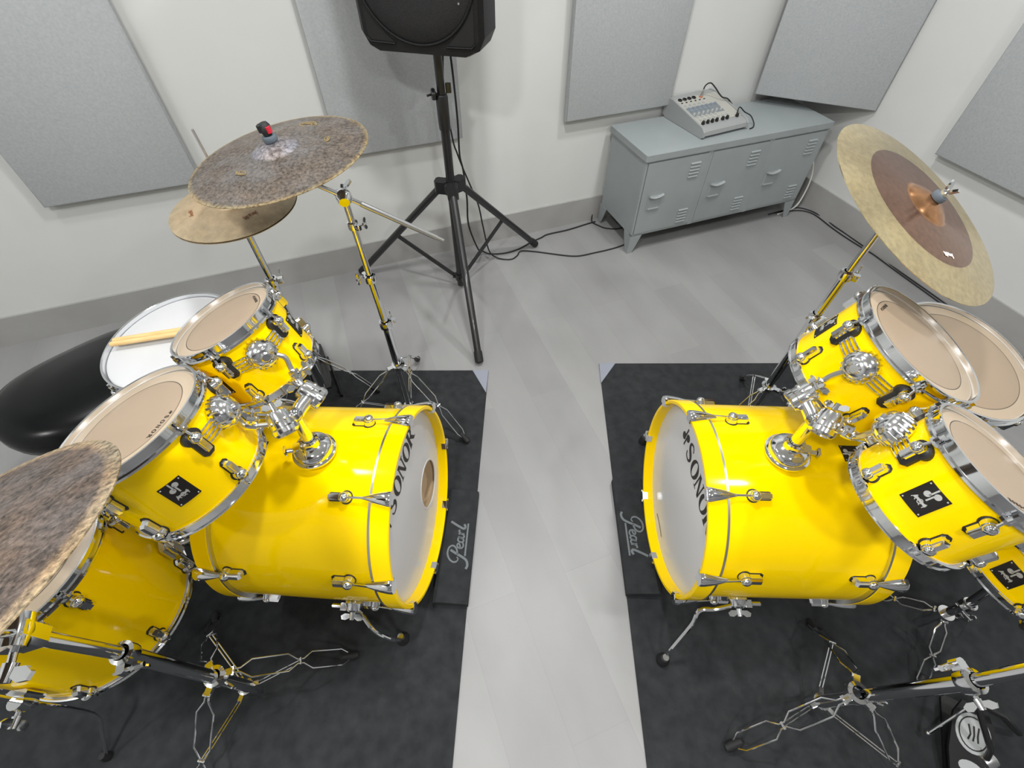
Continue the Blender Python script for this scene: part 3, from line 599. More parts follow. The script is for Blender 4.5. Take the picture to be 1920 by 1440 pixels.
def cym_mark(cy,name,m,r,ang,pts,wd,sz,h):
    o,u,v,n=cy; a=R_(ang); t=MB(); rad=V((math.cos(a),math.sin(a),0)); tan=V((-math.sin(a),math.cos(a),0))
    for p in pts: t.ribbon([(x*sz,y*sz) for x,y in sp2(p,5)],wd*sz,rad*r+V((0,0,h)),tan,rad,V((0,0,1)),.0002,.0012)
    ob=t.obj(name,m); ob.parent=o; return ob
GOLDI=mat('gold_print',(.27,.20,.09),.5,.3); RUSTI=mat('rust_print',(.27,.11,.05),.6); WHI=mat('white_print',(.75,.72,.68),.6)
SW=[[(-1,-.2),(-.6,.35),(0,.45),(.7,.3),(1,0),(.6,-.35),(0,-.4),(-.5,-.2),(-.2,.1),(.4,.1)],[(-.8,.0),(-.3,.25),(.3,.2),(.7,0)]]
SCR=[[(-1,-.3),(-.85,.35),(-.7,-.2),(-.5,.4),(-.38,-.3)],[(-.2,0),(0,.15),(.02,-.1),(-.15,-.25),(.15,-.25)],[(.3,.2),(.3,-.25)],[(.48,-.25),(.55,.1),(.68,.05),(.7,-.25)],[(.85,.45),(.9,-.25),(1,-.2)]]
def bowh(r,R,bell=.062,bow=.02): return bow*(1-((r-bell)/(R-bell))**1.35)
cym_mark(CY1,'emblem',GOLDI,.150,163,SW,.12,.028,bowh(.15,.2286)+.0002)
cym_mark(CY1,'emblem',GOLDI,.128,103,SW,.14,.015,bowh(.128,.2286)+.0002)
cym_mark(CY1,'emblem',GOLDI,.112,-32,SW,.14,.018,bowh(.112,.2286)+.0002)
cym_mark(CY3,'emblem',WHI,.150,10,SCR,.16,.018,bowh(.15,.2794,.066)+.0004)
cym_mark(CY4,'emblem',RUSTI,.105,48,SCR,.12,.020,bowh(.105,.178,.05,.016)+.0003)
cym_mark(CY4,'emblem',RUSTI,.112,-62,SCR,.08,.016,bowh(.112,.178,.05,.016)+.0003)

# ------------------------------------------------------------------ cymbal stands
def tube_part(root,name,pts,r,m=CHR): return MB().tube(pts,r,20).obj(name,m,root)
def part_clamp(root,p,d,r,s=1.0,side=(1,0,0)):
    b=MB(); clamp(b,p,d,r,s,side); return b.obj('clamp',CHR,root)
def topper(root,C,n,red=False,bow=.04):
    """felt washer, threaded stem and wing nut above the bell, felt under it"""
    u,v,n=frame(n); c=V(C)+n*bow
    f=MB(); f.lathe([(.005,0),(.016,0),(.0175,.003),(.0175,.011),(.016,.014),(.005,.014)],c,n,24,True); f.lathe([(.005,-.010),(.018,-.010),(.018,-.004),(.005,-.004)],c,n,24,True); f.obj('felt_washer',FELT,root)
    s=MB(); s.cyl(c-n*.075,c+n*.03,.0035,None,10); s.obj('stem',CHR,root)
    w_=MB()
    if red:
        w_.tube([c+n*.014,c+n*.024,c+n*.036-u*.004,c+n*.042-u*.004],[.010,.013,.013,.009],14); w_.box(c+n*.032+u*.0-v*.008,(.020,.016,.016),u,v,n,.004); wo=w_.obj('quick_release_nut',RUB,root)
        r=MB(); r.box(c+n*.028+v*.010+u*.004,(.014,.010,.014),u,v,n,.003); r.obj('release_button',RED,wo)['label']='red release button'
    else:
        w_.lathe([(.004,.014),(.010,.014),(.010,.022),(.006,.026),(.004,.026)],c,n,16,True)
        for q in(-1,1): w_.prism([(-.004,.006),(.004,.006),(.006,.013),(.004,.032),(-.004,.032),(-.006,.013)],c+n*.018,v,(u*q*.55+n*.83).normalized(),(u*.83-n*q*.55),-.003,.003)
        w_.obj('wing_nut',CHR,root)
def cym_tilter(root,p,ax,r=.021):
    b=MB(); b.lathe([(0,-r),(r*.7,-r),(r,-r*.5),(r*1.1,0),(r,r*.5),(r*.7,r),(0,r)],p,ax,24); o=b.obj('tilter',CHR,root)
    w_=MB(); wing(w_,V(p)+V(ax).normalized()*(r+.012),ax,(.7,.3,.6),1.2); w_.obj('wing_screw',CHR,o)
# left crash stand (boom)
c=(-.447,1.246); b=V((c[0],c[1],0))
r1=thing('cymbal_stand','chrome boom stand of the speckled crash, its long silver boom tail pointing right','cymbal stand',(c[0],c[1],.006),'chrome cymbal stands')
stand_base(r1,c,.285,.032,[(-.190,1.070),(-.447,1.520),(-.70,1.10)],off=.0155)
tube_part(r1,'lower_tube',[b+ZU*.035,b+V((-.004,.001,.51))],.0150)
tube_part(r1,'middle_tube',[b+V((-.004,.001,.505)),b+V((-.012,0,.715))],.0120)
tube_part(r1,'upper_tube',[b+V((-.012,0,.71)),b+V((-.020,-.001,.975))],.0095)
part_clamp(r1,b+V((-.004,.001,.508)),ZU,.0150,1.1,(.8,.5,0)); part_clamp(r1,b+V((-.012,0,.712)),ZU,.0125,1.0,(-.8,.6,0)); part_clamp(r1,b+V((-.018,0,.905)),ZU,.0100,.9,(.8,-.5,0))
tl=b+V((-.021,-.001,.992)); cym_tilter(r1,tl,(-.25,.93,.25))
mp=V((-.587,1.209,1.121))-V((-.128,-.022,.991))*.040; dr=(tl-mp).normalized(); tl2=tl+V((0,0,.004))
tube_part(r1,'boom_arm',[mp+dr*.01,tl2+dr*.05],.0062); tube_part(r1,'boom_tail',[tl2+dr*.05,tl2+dr*.30],.0080,STEEL); tube_part(r1,'boom_tip',[tl2+dr*.30,tl2+dr*.325],.0062,STEEL)
topper(r1,(-.587,1.209,1.121),(-.128,-.022,.991),True); bb=MB(); bb.box(mp+dr*.012,(.03,.022,.022),*frame(dr),.004); wing(bb,mp+dr*.02-V((0,.02,.012)),(0,-.8,-.5),(1,0,-.4),1.1); bb.obj('boom_mount',CHR,r1)
# left ride stand
c=(-.762,.197); b=V((c[0],c[1],0))
r2=thing('cymbal_stand','chrome stand of the left ride cymbal, base on the lower part of the left rug','cymbal stand',(c[0],c[1],.006),'chrome cymbal stands')
stand_base(r2,c,.265,.085,[(-.490,.285),(-.955,.395),(-.80,-.08)],off=.022)
tube_part(r2,'lower_tube',[b+V((.012,0,.03)),b+V((-.02,-.006,.60))],.0155)
tube_part(r2,'middle_tube',[b+V((-.02,-.006,.59)),b+V((-.027,-.018,.80))],.0125)
part_clamp(r2,b+V((-.02,-.006,.597)),ZU,.0155,1.15,(.3,-.9,0))
tl=b+V((-.029,-.020,.835)); tb=MB(); tb.box(tl,(.045,.040,.055),(.9,.3,0),(-.3,.9,0),ZU,.008); tb.lathe([(0,-.026),(.020,-.026),(.023,0),(.020,.026),(0,.026)],tl+ZU*.014,(-.3,.95,0),20); to=tb.obj('tilter',CHR,r2)
w_=MB(); w_.cyl(tl+V((0,-.02,0)),tl+V((.005,-.045,-.005)),.006); wing(w_,tl+V((.006,-.052,-.005)),(0.1,-1,-.1),(1,.1,.1),1.5); w_.obj('wing_screw',CHR,to)
n_=V((-.352,.216,.911)); mp=V((-.665,.126,1.144))-n_*.05; dr=(tl+ZU*.014-mp).normalized(); tube_part(r2,'boom_arm',[mp,tl+ZU*.014+dr*.22],.0062); topper(r2,(-.665,.126,1.144),n_)
# right ride stand (straight)
c=(.996,1.168); b=V((c[0],c[1],0))
r3=thing('cymbal_stand','straight chrome stand carrying the two-tone cymbal on the right kit','cymbal stand',(c[0],c[1],.006),'chrome cymbal stands')
stand_base(r3,c,.245,.06,[(1.052,1.398),(.80,1.06),(1.20,1.05)])
tube_part(r3,'lower_tube',[b+ZU*.035,b+V((.004,-.002,.62))],.0150); tube_part(r3,'middle_tube',[b+V((.004,-.002,.6)),b+V((.010,-.006,.79))],.0125)
n_=V((.386,-.253,.887)); mp=V((1.032,1.109,1.032))-n_*.045
tube_part(r3,'upper_tube',[b+V((.010,-.006,.78)),b+V((.015,-.014,.95))],.0098); part_clamp(r3,b+V((.010,-.006,.787)),ZU,.0125,1.1,(.8,-.5,0)); part_clamp(r3,b+V((.004,-.002,.615)),ZU,.015,1.0,(-.8,-.5,0))
tl=b+V((.015,-.014,.962)); cym_tilter(r3,tl,(.5,.8,.1),.018); tube_part(r3,'tilter_arm',[tl,mp+n_*.02],.006); topper(r3,(1.032,1.109,1.032),n_)
# lower right stand
c=(.872,.160); b=V((c[0],c[1],0))
r4=thing('cymbal_stand','chrome stand on the lower right rug, tube running off the right edge','cymbal stand',(c[0],c[1],.006),'chrome cymbal stands')
stand_base(r4,c,.255,.075,[(.605,.062),(.952,.372),(1.035,-.07)],off=.021)
tube_part(r4,'lower_tube',[b+V((-.012,0,.03)),b+V((.062,-.014,.56))],.0155); tube_part(r4,'middle_tube',[b+V((.060,-.014,.54)),b+V((.070,-.012,.74)),b+V((.078,-.012,.95))],.0125)
part_clamp(r4,b+V((.061,-.014,.548)),(.1,0,1),.0155,1.3,(-.2,.9,0))
pt=MB(); wing(pt,b+V((.068,-.05,.535)),(.1,-1,0),(0.5,0,1),1.05); pt.cyl(b+V((.062,-.02,.54)),b+V((.068,-.05,.535)),.005); pt.obj('wing_screw',CHR,r4)

# ------------------------------------------------------------------ hi-hat stands
def hihat(label,c,top,feet,hub,pedal,tube=True):
    b=V((c[0],c[1],0)); root=thing('hi_hat_stand',label,'hi-hat stand',(c[0],c[1],.006))
    for f in feet:
        out=(V((f[0],f[1],0))-b).normalized(); tripod_leg(root,b+ZU*hub+out*.03,V((f[0],f[1],.023)),.0085,.0028)
    h=MB(); h.lathe([(.0,-.02),(.028,-.018),(.030,0),(.028,.016),(0,.018)],b+ZU*hub,ZU,20); h.obj('hub',CHR,root)
    MB().cyl(b+ZU*.05,b+ZU*.66,.0135,None,18).obj('lower_tube',CHR,root)
    t=V(top)
    MB().tube([b+ZU*.64,t-ZU*.015],.0105,18).obj('upper_tube',CHR,root)
    part_clamp(root,b+ZU*.655,ZU,.0135,1.1,(.9,.3,0))
    # footboard, heel, frame and chain post
    heel,toe=[V(q) for q in pedal]; d=(toe-heel).normalized(); sd=V((d.y,-d.x,0)).normalized(); nn=sd.cross(d); nn=nn if nn.z>0 else -nn; L=(toe-heel).length
    p=MB(); p.prism([(0,-.034),(L*.3,-.040),(L*.8,-.036),(L,-.024),(L,.024),(L*.8,.036),(L*.3,.040),(0,.034)],heel,d,sd,nn,-.004,.004); p.obj('footboard',BLKM,root)
    p=MB(); p.box(heel-d*.05+V((0,0,-heel.z+.0212)),(.11,.085,.028),V((d.x,d.y,0)).normalized(),sd,ZU,.012)
    for q in(-1,1): p.tube([heel-d*.0+sd*(.05*q)+V((0,0,-heel.z+.014)),V((toe.x,toe.y,.014))+sd*(.05*q),b+ZU*.03+sd*(.045*q)],.005,8)
    p.obj('pedal_frame',BLKM,root)
    return root,b
hs,b=hihat('chrome hi-hat stand behind the small left rack tom, with black footboard',(-.818,1.302),(-.811,1.286,.925),[(-.605,1.335),(-.90,1.52),(-.985,1.20)],.27,((-.925,1.520,.03),(-.802,1.285,.09)))
u=V((-.034,-.03,.999)); t0=V((-.811,1.286,.945)); tube_part(hs,'pull_rod',[V((-.811,1.286,.93)),t0+u*.215],.0034,STEEL)
cl=MB(); cl.lathe([(.004,.0368),(.015,.0368),(.015,.046),(.009,.050),(.009,.075),(.004,.075)],t0,u,16,True); wing(cl,t0+u*.062+V((.014,-.004,0)),(1,-.3,0),u,1.0); cl.obj('clutch',CHR,hs)
ft=MB(); ft.lathe([(.005,-.036),(.017,-.036),(.017,-.026),(.005,-.026)],t0,u,16,True); ft.obj('seat_felt',FELT,hs)
# black pedal beside the left hi-hat
def pedal(label,heel,toe,wd,printed=False,posts=True,name='drum_pedal'):
    heel,toe=V(heel),V(toe); d=(toe-heel).normalized(); f=V((d.x,d.y,0)).normalized(); sd=V((f.y,-f.x,0)); nn=sd.cross(d); nn=nn if nn.z>0 else -nn; L=(toe-heel).length
    root=thing(name,label,'pedal',(heel.x,heel.y,.006))
    p=MB(); p.prism([(0,-wd*.42),(L*.3,-wd*.5),(L*.8,-wd*.46),(L,-wd*.28),(L,wd*.28),(L*.8,wd*.46),(L*.3,wd*.5),(0,wd*.42)],heel,d,sd,nn,-.004,.004); fb=p.obj('footboard',BLKM,root)
    MB().box(V((heel.x,heel.y,.0222))-f*.045,(.10,wd*.95,.030),f,sd,ZU,.012).obj('heel_plate',BLKM,root)
    MB().box(V(((heel.x+toe.x)/2,(heel.y+toe.y)/2,.0112)),(L+.04,wd*.7,.008),f,sd,ZU,.01).obj('base_plate',BLKM,root)
    if posts:
        for q in(-1,1): MB().tube([V((toe.x,toe.y,.010))+sd*(wd*.62*q),V((toe.x,toe.y,.15))+sd*(wd*.55*q)],[.010,.007],10).obj('post',BLKM,root)
        MB().cyl(V((toe.x,toe.y,.15))-sd*wd*.62,V((toe.x,toe.y,.15))+sd*wd*.62,.006).obj('axle',CHR,root)
        MB().box(V((toe.x,toe.y,.0132))+f*.02,(.05,wd*1.2,.012),f,sd,ZU,.005).obj('hoop_clamp',BLKM,root)
        c=MB(); e=V((toe.x,toe.y,.15)); c.tube([e,e-f*.03+ZU*.10,e-f*.05+ZU*.16],.0035,8); c.lathe([(0,-.022),(.016,-.022),(.022,-.012),(.022,.012),(.016,.022),(0,.022)],e-f*.053+ZU*.165,f,16); c.obj('beater',FELT,root)
    if printed:
        q=MB(); q.prism(ell(L*.62,0,L*.26,wd*.40,24)[:-1],heel,d,sd,nn,.0041,.0052); pr=q.obj('print_disc',mat('pale_print',(.40,.42,.42),.5),fb)
        q=MB(); q.ribbon(ell(L*.62,0,L*.21,wd*.32,24),.003,heel,d,sd,nn,.0053,.006)
        for y in(-.012,0,.012): q.ribbon([(L*.52,y),(L*.6,y*.7+.002),(L*.72,y)],.004,heel,d,sd,nn,.0053,.006)
        q.obj('print_lines',INK,pr)
        q=MB(); q.prism(ell(L*.17,0,L*.09,wd*.28,16)[:-1],heel,d,sd,nn,.0041,.0052); q.obj('print_disc',mat('pale_print',(.40,.42,.42),.5),fb)
    return root
pedal('black bass drum pedal on the rug behind the left bass drum',(-1.10,.68,.04),(-.845,.685,.11),.085)
# right hi-hat pedal and frame, lower right corner
rh=pedal('black pedal with a pale printed footboard in the lower right corner',(1.205,-.015,.045),(1.290,.150,.085),.105,True,False,'hi_hat_pedal')
q=MB(); q.tube([(1.222,.140,.18),(1.262,.050,.10),(1.262,.02,.05)],.0075,10); q.obj('frame_strut',BLKM,rh)
q=MB(); q.tube([(1.215,.148,.19),(1.30,.12,.15),(1.42,.09,.03)],.0085,10); q.obj('frame_strut',BLKM,rh)
q=MB(); q.tube([(1.215,.145,.18),(1.16,.09,.04)],.004,8); q.sphere((1.16,.09,.038),.007,10); q.obj('frame_strut',CHR,rh)
q=MB(); q.lathe([(0,-.018),(.020,-.016),(.022,0),(.020,.016),(0,.018)],(1.272,.028,.055),(.9,.3,.1),16); q.obj('toe_pivot',STEEL,rh)

# ------------------------------------------------------------------ snare stands
def snare_stand(label,c,hubz,feet,Cs,n,Rs,D,rot=0):
    b=V((c[0],c[1],0)); root=thing('snare_stand',label,'snare stand',(c[0],c[1],.006)); u,v,n=frame(n); bot=V(Cs)-n*(D+.004)
    for f in feet:
        out=(V((f[0],f[1],0))-b).normalized(); tripod_leg(root,b+ZU*hubz+out*.022,V((f[0],f[1],.023)),.014,.0026,bow=.008)
    h=MB(); h.lathe([(0,-.018),(.022,-.016),(.024,0),(.022,.016),(0,.018)],b+ZU*hubz,ZU,18); h.obj('hub',CHR,root)
    MB().tube([b+ZU*.04,b+ZU*(hubz+.1),bot-n*.06],.012,16).obj('tube',CHR,root)
    part_clamp(root,b+ZU*(hubz+.10),ZU,.012,1.0,(-.9,-.3,0))
    for k in range(3):
        a=R_(rot+120*k); rad=u*math.cos(a)+v*math.sin(a)
        m=MB(); m.tube(smooth_path([bot-n*.055,bot-n*.03+rad*Rs*.5,bot-n*.006+rad*(Rs-.01),bot+rad*(Rs+.0185)+n*.006,bot+rad*(Rs+.0185)+n*.026],4),.0045,8); ar=m.obj('basket_arm',CHR,root)
        g=MB(); g.tube([bot+rad*(Rs+.019)+n*.004,bot+rad*(Rs+.019)+n*.028],.007,10); g.obj('rubber_grip',RUB,ar)
    return root
snare_stand('chrome snare stand under the white-headed snare',(-.975,.945),.2,[(-.78,1.03),(-1.03,1.16),(-1.04,.75)],(-.967,.955,.734),(-.109,-.046,.993),.178,.165,20)
snare_stand('chrome snare stand below the yellow snare on the right',(1.285,.370),.15,[(1.205,.200),(1.155,.470),(1.46,.40)],(1.252,.385,.712),(.03,-.01,1),.178,.165,75)

# ------------------------------------------------------------------ drumsticks, stool
def stick(label,a,b):
    a,b=V(a),V(b); d=(b-a).normalized(); L=(b-a).length
    pr=[(0,0),(.0062,.001),(.0073,.006),(.0073,L*.72),(.0055,L*.88),(.0032,L*.965),(.003,L*.968),(.0046,L*.98),(.0042,L*.992),(0,L)]
    o=MB().lathe(pr,a,d,16).obj('drumstick',WOOD); tag(o,label,'drumstick','drumsticks on the white snare')
nz=V((-.109,-.046,.993))
def on_snare(x,y,off): return V((x,y,.734-(nz.x*(x+.967)+nz.y*(y-.955))/nz.z))+nz*off
p=on_snare(-1.128,.938,.0085); q=on_snare(-.755,.975,.0085)
stick('upper of the two wooden drumsticks on the white snare',p+V((0,.0155,0)),q+V((0,.0155,0)))
stick('lower of the two wooden drumsticks on the white snare',p,q)
def stool():
    c=V((-1.405,1.020,0)); root=thing('drum_stool','round black vinyl drum stool left of the white snare','stool',c)
    mb=MB(); N=64; prof=[(0,.0),(.35,.002),(.62,-.002),(.80,-.010),(.92,-.024),(.985,-.046),(1.0,-.070),(.985,-.095),(.93,-.112),(.80,-.118),(0,-.118)]
    vs=[];fs=[];rings=[]
    for r,h in prof:
        if r==0: rings.append([len(vs)]); vs.append(c+ZU*(.525+h)); continue
        ids=[]
        for k in range(N):
            t=2*PI*k/N; rr=.256*(1+.10*math.cos(2*(t-.80)))*r; sad=.022*math.cos(2*(t-.80))*r*r if h>-.06 else 0
            ids.append(len(vs)); vs.append(c+V((rr*math.cos(t),rr*math.sin(t),0.510+h+sad)))
        rings.append(ids)
    for A_,B_ in zip(rings,rings[1:]):
        for k in range(N):
            k2=(k+1)%N
            if len(A_)==1: fs.append([A_[0],B_[k],B_[k2]])
            elif len(B_)==1: fs.append([A_[k],A_[k2],B_[0]])
            else: fs.append([A_[k],A_[k2],B_[k2],B_[k]])
    mb.add(vs,fs); mb.obj('seat',VINYL,root,sharp=70)
    MB().cyl(c+ZU*.16,c+ZU*.40,.017,None,18).obj('post',CHR,root)
    MB().lathe([(.016,.30),(.024,.30),(.024,.335),(.016,.335)],c,ZU,20,True).obj('collar',CHR,root)
    for k in range(3):
        a=R_(75+120*k); o=V((math.cos(a),math.sin(a),0)); tripod_leg(root,c+ZU*.32+o*.03,c+o*.25+ZU*.024,.012,.004)
stool()

# ------------------------------------------------------------------ loudspeaker on its stand
SPC=V((-.277,2.080,0))
def speaker_stand():
    root=thing('speaker_stand','tall black tripod stand under the loudspeaker','speaker stand',SPC); c=SPC
    MB().cyl(c+ZU*.02,c+ZU*.94,.0195,None,24).obj('lower_pole',BLKM,root)
    MB().cyl(c+ZU*.90,c+ZU*1.16,.0165,None,24).obj('upper_pole',BLKM,root)
    MB().lathe([(.019,.83),(.0235,.83),(.025,.86),(.025,.955),(.022,.962),(.0165,.962)],c,ZU,24,True).obj('height_collar',BLKM,root)
    k=MB(); k.lathe([(0,0),(.020,0),(.022,.006),(.020,.014),(0,.016)],c+V((-.024,-.01,.965)),(-1,-.3,0),16); k.cyl(c+V((-.02,0,.965)),c+V((-.055,-.02,.962)),.004); k.obj('locking_knob',BLKM,root)
    k=MB(); k.box(c+V((.030,-.004,.985)),(.022,.012,.034),bev=.004); k.obj('safety_pin',BLKM,root)
    hz=.578; h=MB(); h.lathe([(.0195,-.030),(.032,-.030),(.036,-.015),(.036,.015),(.030,.024),(.0195,.024)],c+ZU*hz,ZU,24,True)
    feet=[V((-.152,1.500,0)),V((.148,2.462,0)),V((-.855,2.195,0))]
    for f in feet:
        o=(f-c); o.z=0; o.normalize(); sd=V((o.y,-o.x,0)); h.box(c+ZU*hz+o*.045,(.058,.050,.056),o,sd,ZU,.009)
    h.obj('hub',BLKM,root)
    lo=MB(); lo.lathe([(.0195,-.018),(.027,-.018),(.027,.018),(.0195,.018)],c+ZU*.075,ZU,20,True)
    for f in feet:
        o=(f-c).normalized(); sd=V((o.y,-o.x,0)); a=c+ZU*(hz-.010)+o*.055; e=V((f.x,f.y,.030))-o*.02
        l=MB(); l.tube([a,e],.0168,16); lg=l.obj('leg',BLKM,root)
        d=(e-a).normalized(); t=MB(); t.tube([e-d*.035,e-d*.02,e+d*.016,e+d*.022],[.019,.0205,.020,.014],16); t.obj('rubber_foot',RUB,lg)
        m=a+(e-a)*.52; st=MB(); s0=c+ZU*.075+o*.03; st.box((s0+m)/2,(.022,.006,(m-s0).length),*[q for q in (lambda z:(z.cross(sd).normalized(),sd,z))((m-s0).normalized())]); st.obj('brace',BLKM,root)
        lo.box(c+ZU*.075+o*.03,(.022,.014,.028),o,sd,ZU)
        lo.cyl(c+ZU*.075+o*.03-sd*.014,c+ZU*.075+o*.03+sd*.014,.005,None,8)
    lo.obj('brace_collar',BLKM,root)
speaker_stand()
def loudspeaker():
    a=R_(14); fx=V((math.cos(a),-math.sin(a),0)); fn=V((-math.sin(a),-math.cos(a),0)); z0=1.135; c=V((SPC.x,SPC.y,z0))-fx*.045*0
    root=thing('loudspeaker','black plastic loudspeaker on its pole, cut by the top picture edge','loudspeaker',c)
    Ht=.62
    def sect(w0,ch,y): return [(-w0+ch,0),(w0-ch,0),(w0-ch*.35,ch*.3),(w0,ch),(w0,Ht-ch),(w0-ch,Ht),(-w0+ch,Ht),(-w0,Ht-ch),(-w0,ch),(-w0+ch*.35,ch*.3)]
    mb=MB(); vs=[]; S=[(.208,.050,.160,0),(.224,.055,.143,0),(.228,.055,.02,0),(.200,.060,-.06,.004),(.135,.065,-.165,.010)]
    for w0,ch,y,dz in S:
        for x,z in sect(w0,ch,y): vs.append(c+fx*x+fn*(y-.02)+ZU*(z*(1-dz)+dz))
    n=10; fs=[list(range(n)),[(len(S)-1)*n+i for i in range(n)][::-1]]+[[k*n+i,k*n+(i+1)%n,(k+1)*n+(i+1)%n,(k+1)*n+i] for k in range(len(S)-1) for i in range(n)]
    mb.add(vs,fs); bo=mb.obj('cabinet',SPKP,root,sharp=25)
    y=.1405
    g=MB(); o=c+fn*y+ZU*.232
    g.lathe([(0,.016),(.07,.016),(.145,.013),(.193,.007),(.203,.001)],o,fn,64); gr=g.obj('grille',GRIL,root)
    r=MB(); r.lathe([(.201,0),(.201,.007),(.205,.008),(.208,.006),(.208,0)],o,fn,72,True); r.obj('grille_rim',SPKP,gr)
    for q in(-1,1):
        p=MB(); tri=[(q*.096,.030),(q*.182,.032),(q*.192,.042),(q*.194,.150),(q*.186,.148),(q*.160,.098),(q*.130,.060)]
        p.prism(tri,c+fn*y,fx,ZU,fn,-.0005,.0012); p.obj('port_opening',DARKIN,bo)
        p=MB(); p.tube([c+fn*(y+.003)+fx*x+ZU*z for x,z in [(q*.094,.026),(q*.184,.028),(q*.196,.040)]],.003,8); p.obj('port_edge',SPKP,bo)
        p=MB(); p.cyl(c+fn*(y+.006)+fx*(q*.150)+ZU*.150,c+fn*(y+.012)+fx*(q*.150)+ZU*.150,.003); p.obj('grille_screw',STEEL,gr)
    MB().lathe([(0,-.012),(.026,-.012),(.026,.002),(0,.002)],c+fn*(-.02)*0,ZU,20).obj('pole_socket',BLKM,root)
    return root
loudspeaker()
def cable(label,pts,r=.0044,m=RUB,cat='cable',group=None):
    o=MB().tube(smooth_path(pts,6),r,8).obj('cable',m); tag(o,label,cat,group); return o
FZ=.0045
cable('black power cable from the loudspeaker to the far cabinet foot',[(-0.248,2.250,1.068),(-0.243,2.250,0.961),(-0.240,2.250,0.792),(-0.244,2.250,0.645),(-0.233,2.250,0.568),(-0.226,2.250,0.423),(-0.228,2.250,0.275),(-0.187,2.250,0.129),(-.172,2.37,.03),(-.129,2.379,FZ),(-.046,2.384,FZ),(.037,2.423,FZ),(.123,2.500,FZ),(.179,2.542,FZ),(.224,2.579,FZ),(.351,2.628,FZ),(.480,2.695,FZ),(.531,2.719,FZ)])
cable('black signal cable from the loudspeaker ending under the near cabinet foot',[(-0.280,2.300,1.061),(-0.294,2.300,0.899),(-0.276,2.300,0.696),(-0.261,2.300,0.630),(-0.238,2.300,0.553),(-0.213,2.300,0.480),(-0.175,2.300,0.365),(-0.157,2.300,0.244),(-0.132,2.300,0.092),(-.10,2.33,.02),(-.045,2.325,FZ),(.001,2.327,FZ),(.031,2.359,FZ),(.055,2.401,FZ+.004),(.132,2.401,FZ),(.214,2.383,FZ),(.331,2.358,FZ),(.401,2.358,FZ),(.474,2.382,FZ),(.573,2.417,FZ),(.655,2.455,FZ),(.75,2.52,FZ)],.0040)
cable('short black cable loop at the left rear cabinet foot',[(.512,2.752,.035),(.510,2.735,FZ),(.516,2.705,FZ),(.544,2.677,FZ),(.589,2.645,FZ),(.665,2.640,FZ),(.76,2.68,FZ)],.0040)
cable('upper black cable running along the right wall baseboard',[(1.660,2.800,FZ),(1.770,2.845,FZ),(1.872,2.880,FZ),(1.948,2.844,FZ),(2.002,2.754,FZ),(2.028,2.662,FZ),(2.063,2.577,FZ),(2.106,2.460,FZ),(2.140,2.392,FZ),(2.181,2.266,FZ),(2.218,2.158,FZ),(2.268,2.022,FZ),(2.348,1.792,FZ),(2.478,1.442,FZ)],.0036)
cable('lower black cable running along the right wall baseboard',[(1.70,2.815,FZ),(1.80,2.838,FZ),(1.90,2.842,FZ),(1.960,2.788,FZ),(2.001,2.654,FZ),(2.043,2.542,FZ),(2.090,2.442,FZ),(2.126,2.372,FZ),(2.166,2.254,FZ),(2.202,2.148,FZ),(2.250,2.012,FZ),(2.328,1.782,FZ),(2.458,1.432,FZ)],.0036)
cable('white cable looping down behind the right end of the cabinet',[(1.800,2.975,.36),(1.858,2.935,.30),(1.885,2.905,.20),(1.880,2.885,.10),(1.855,2.865,.03),(1.80,2.84,FZ+.001),(1.72,2.80,FZ+.001)],.0048,WHC)

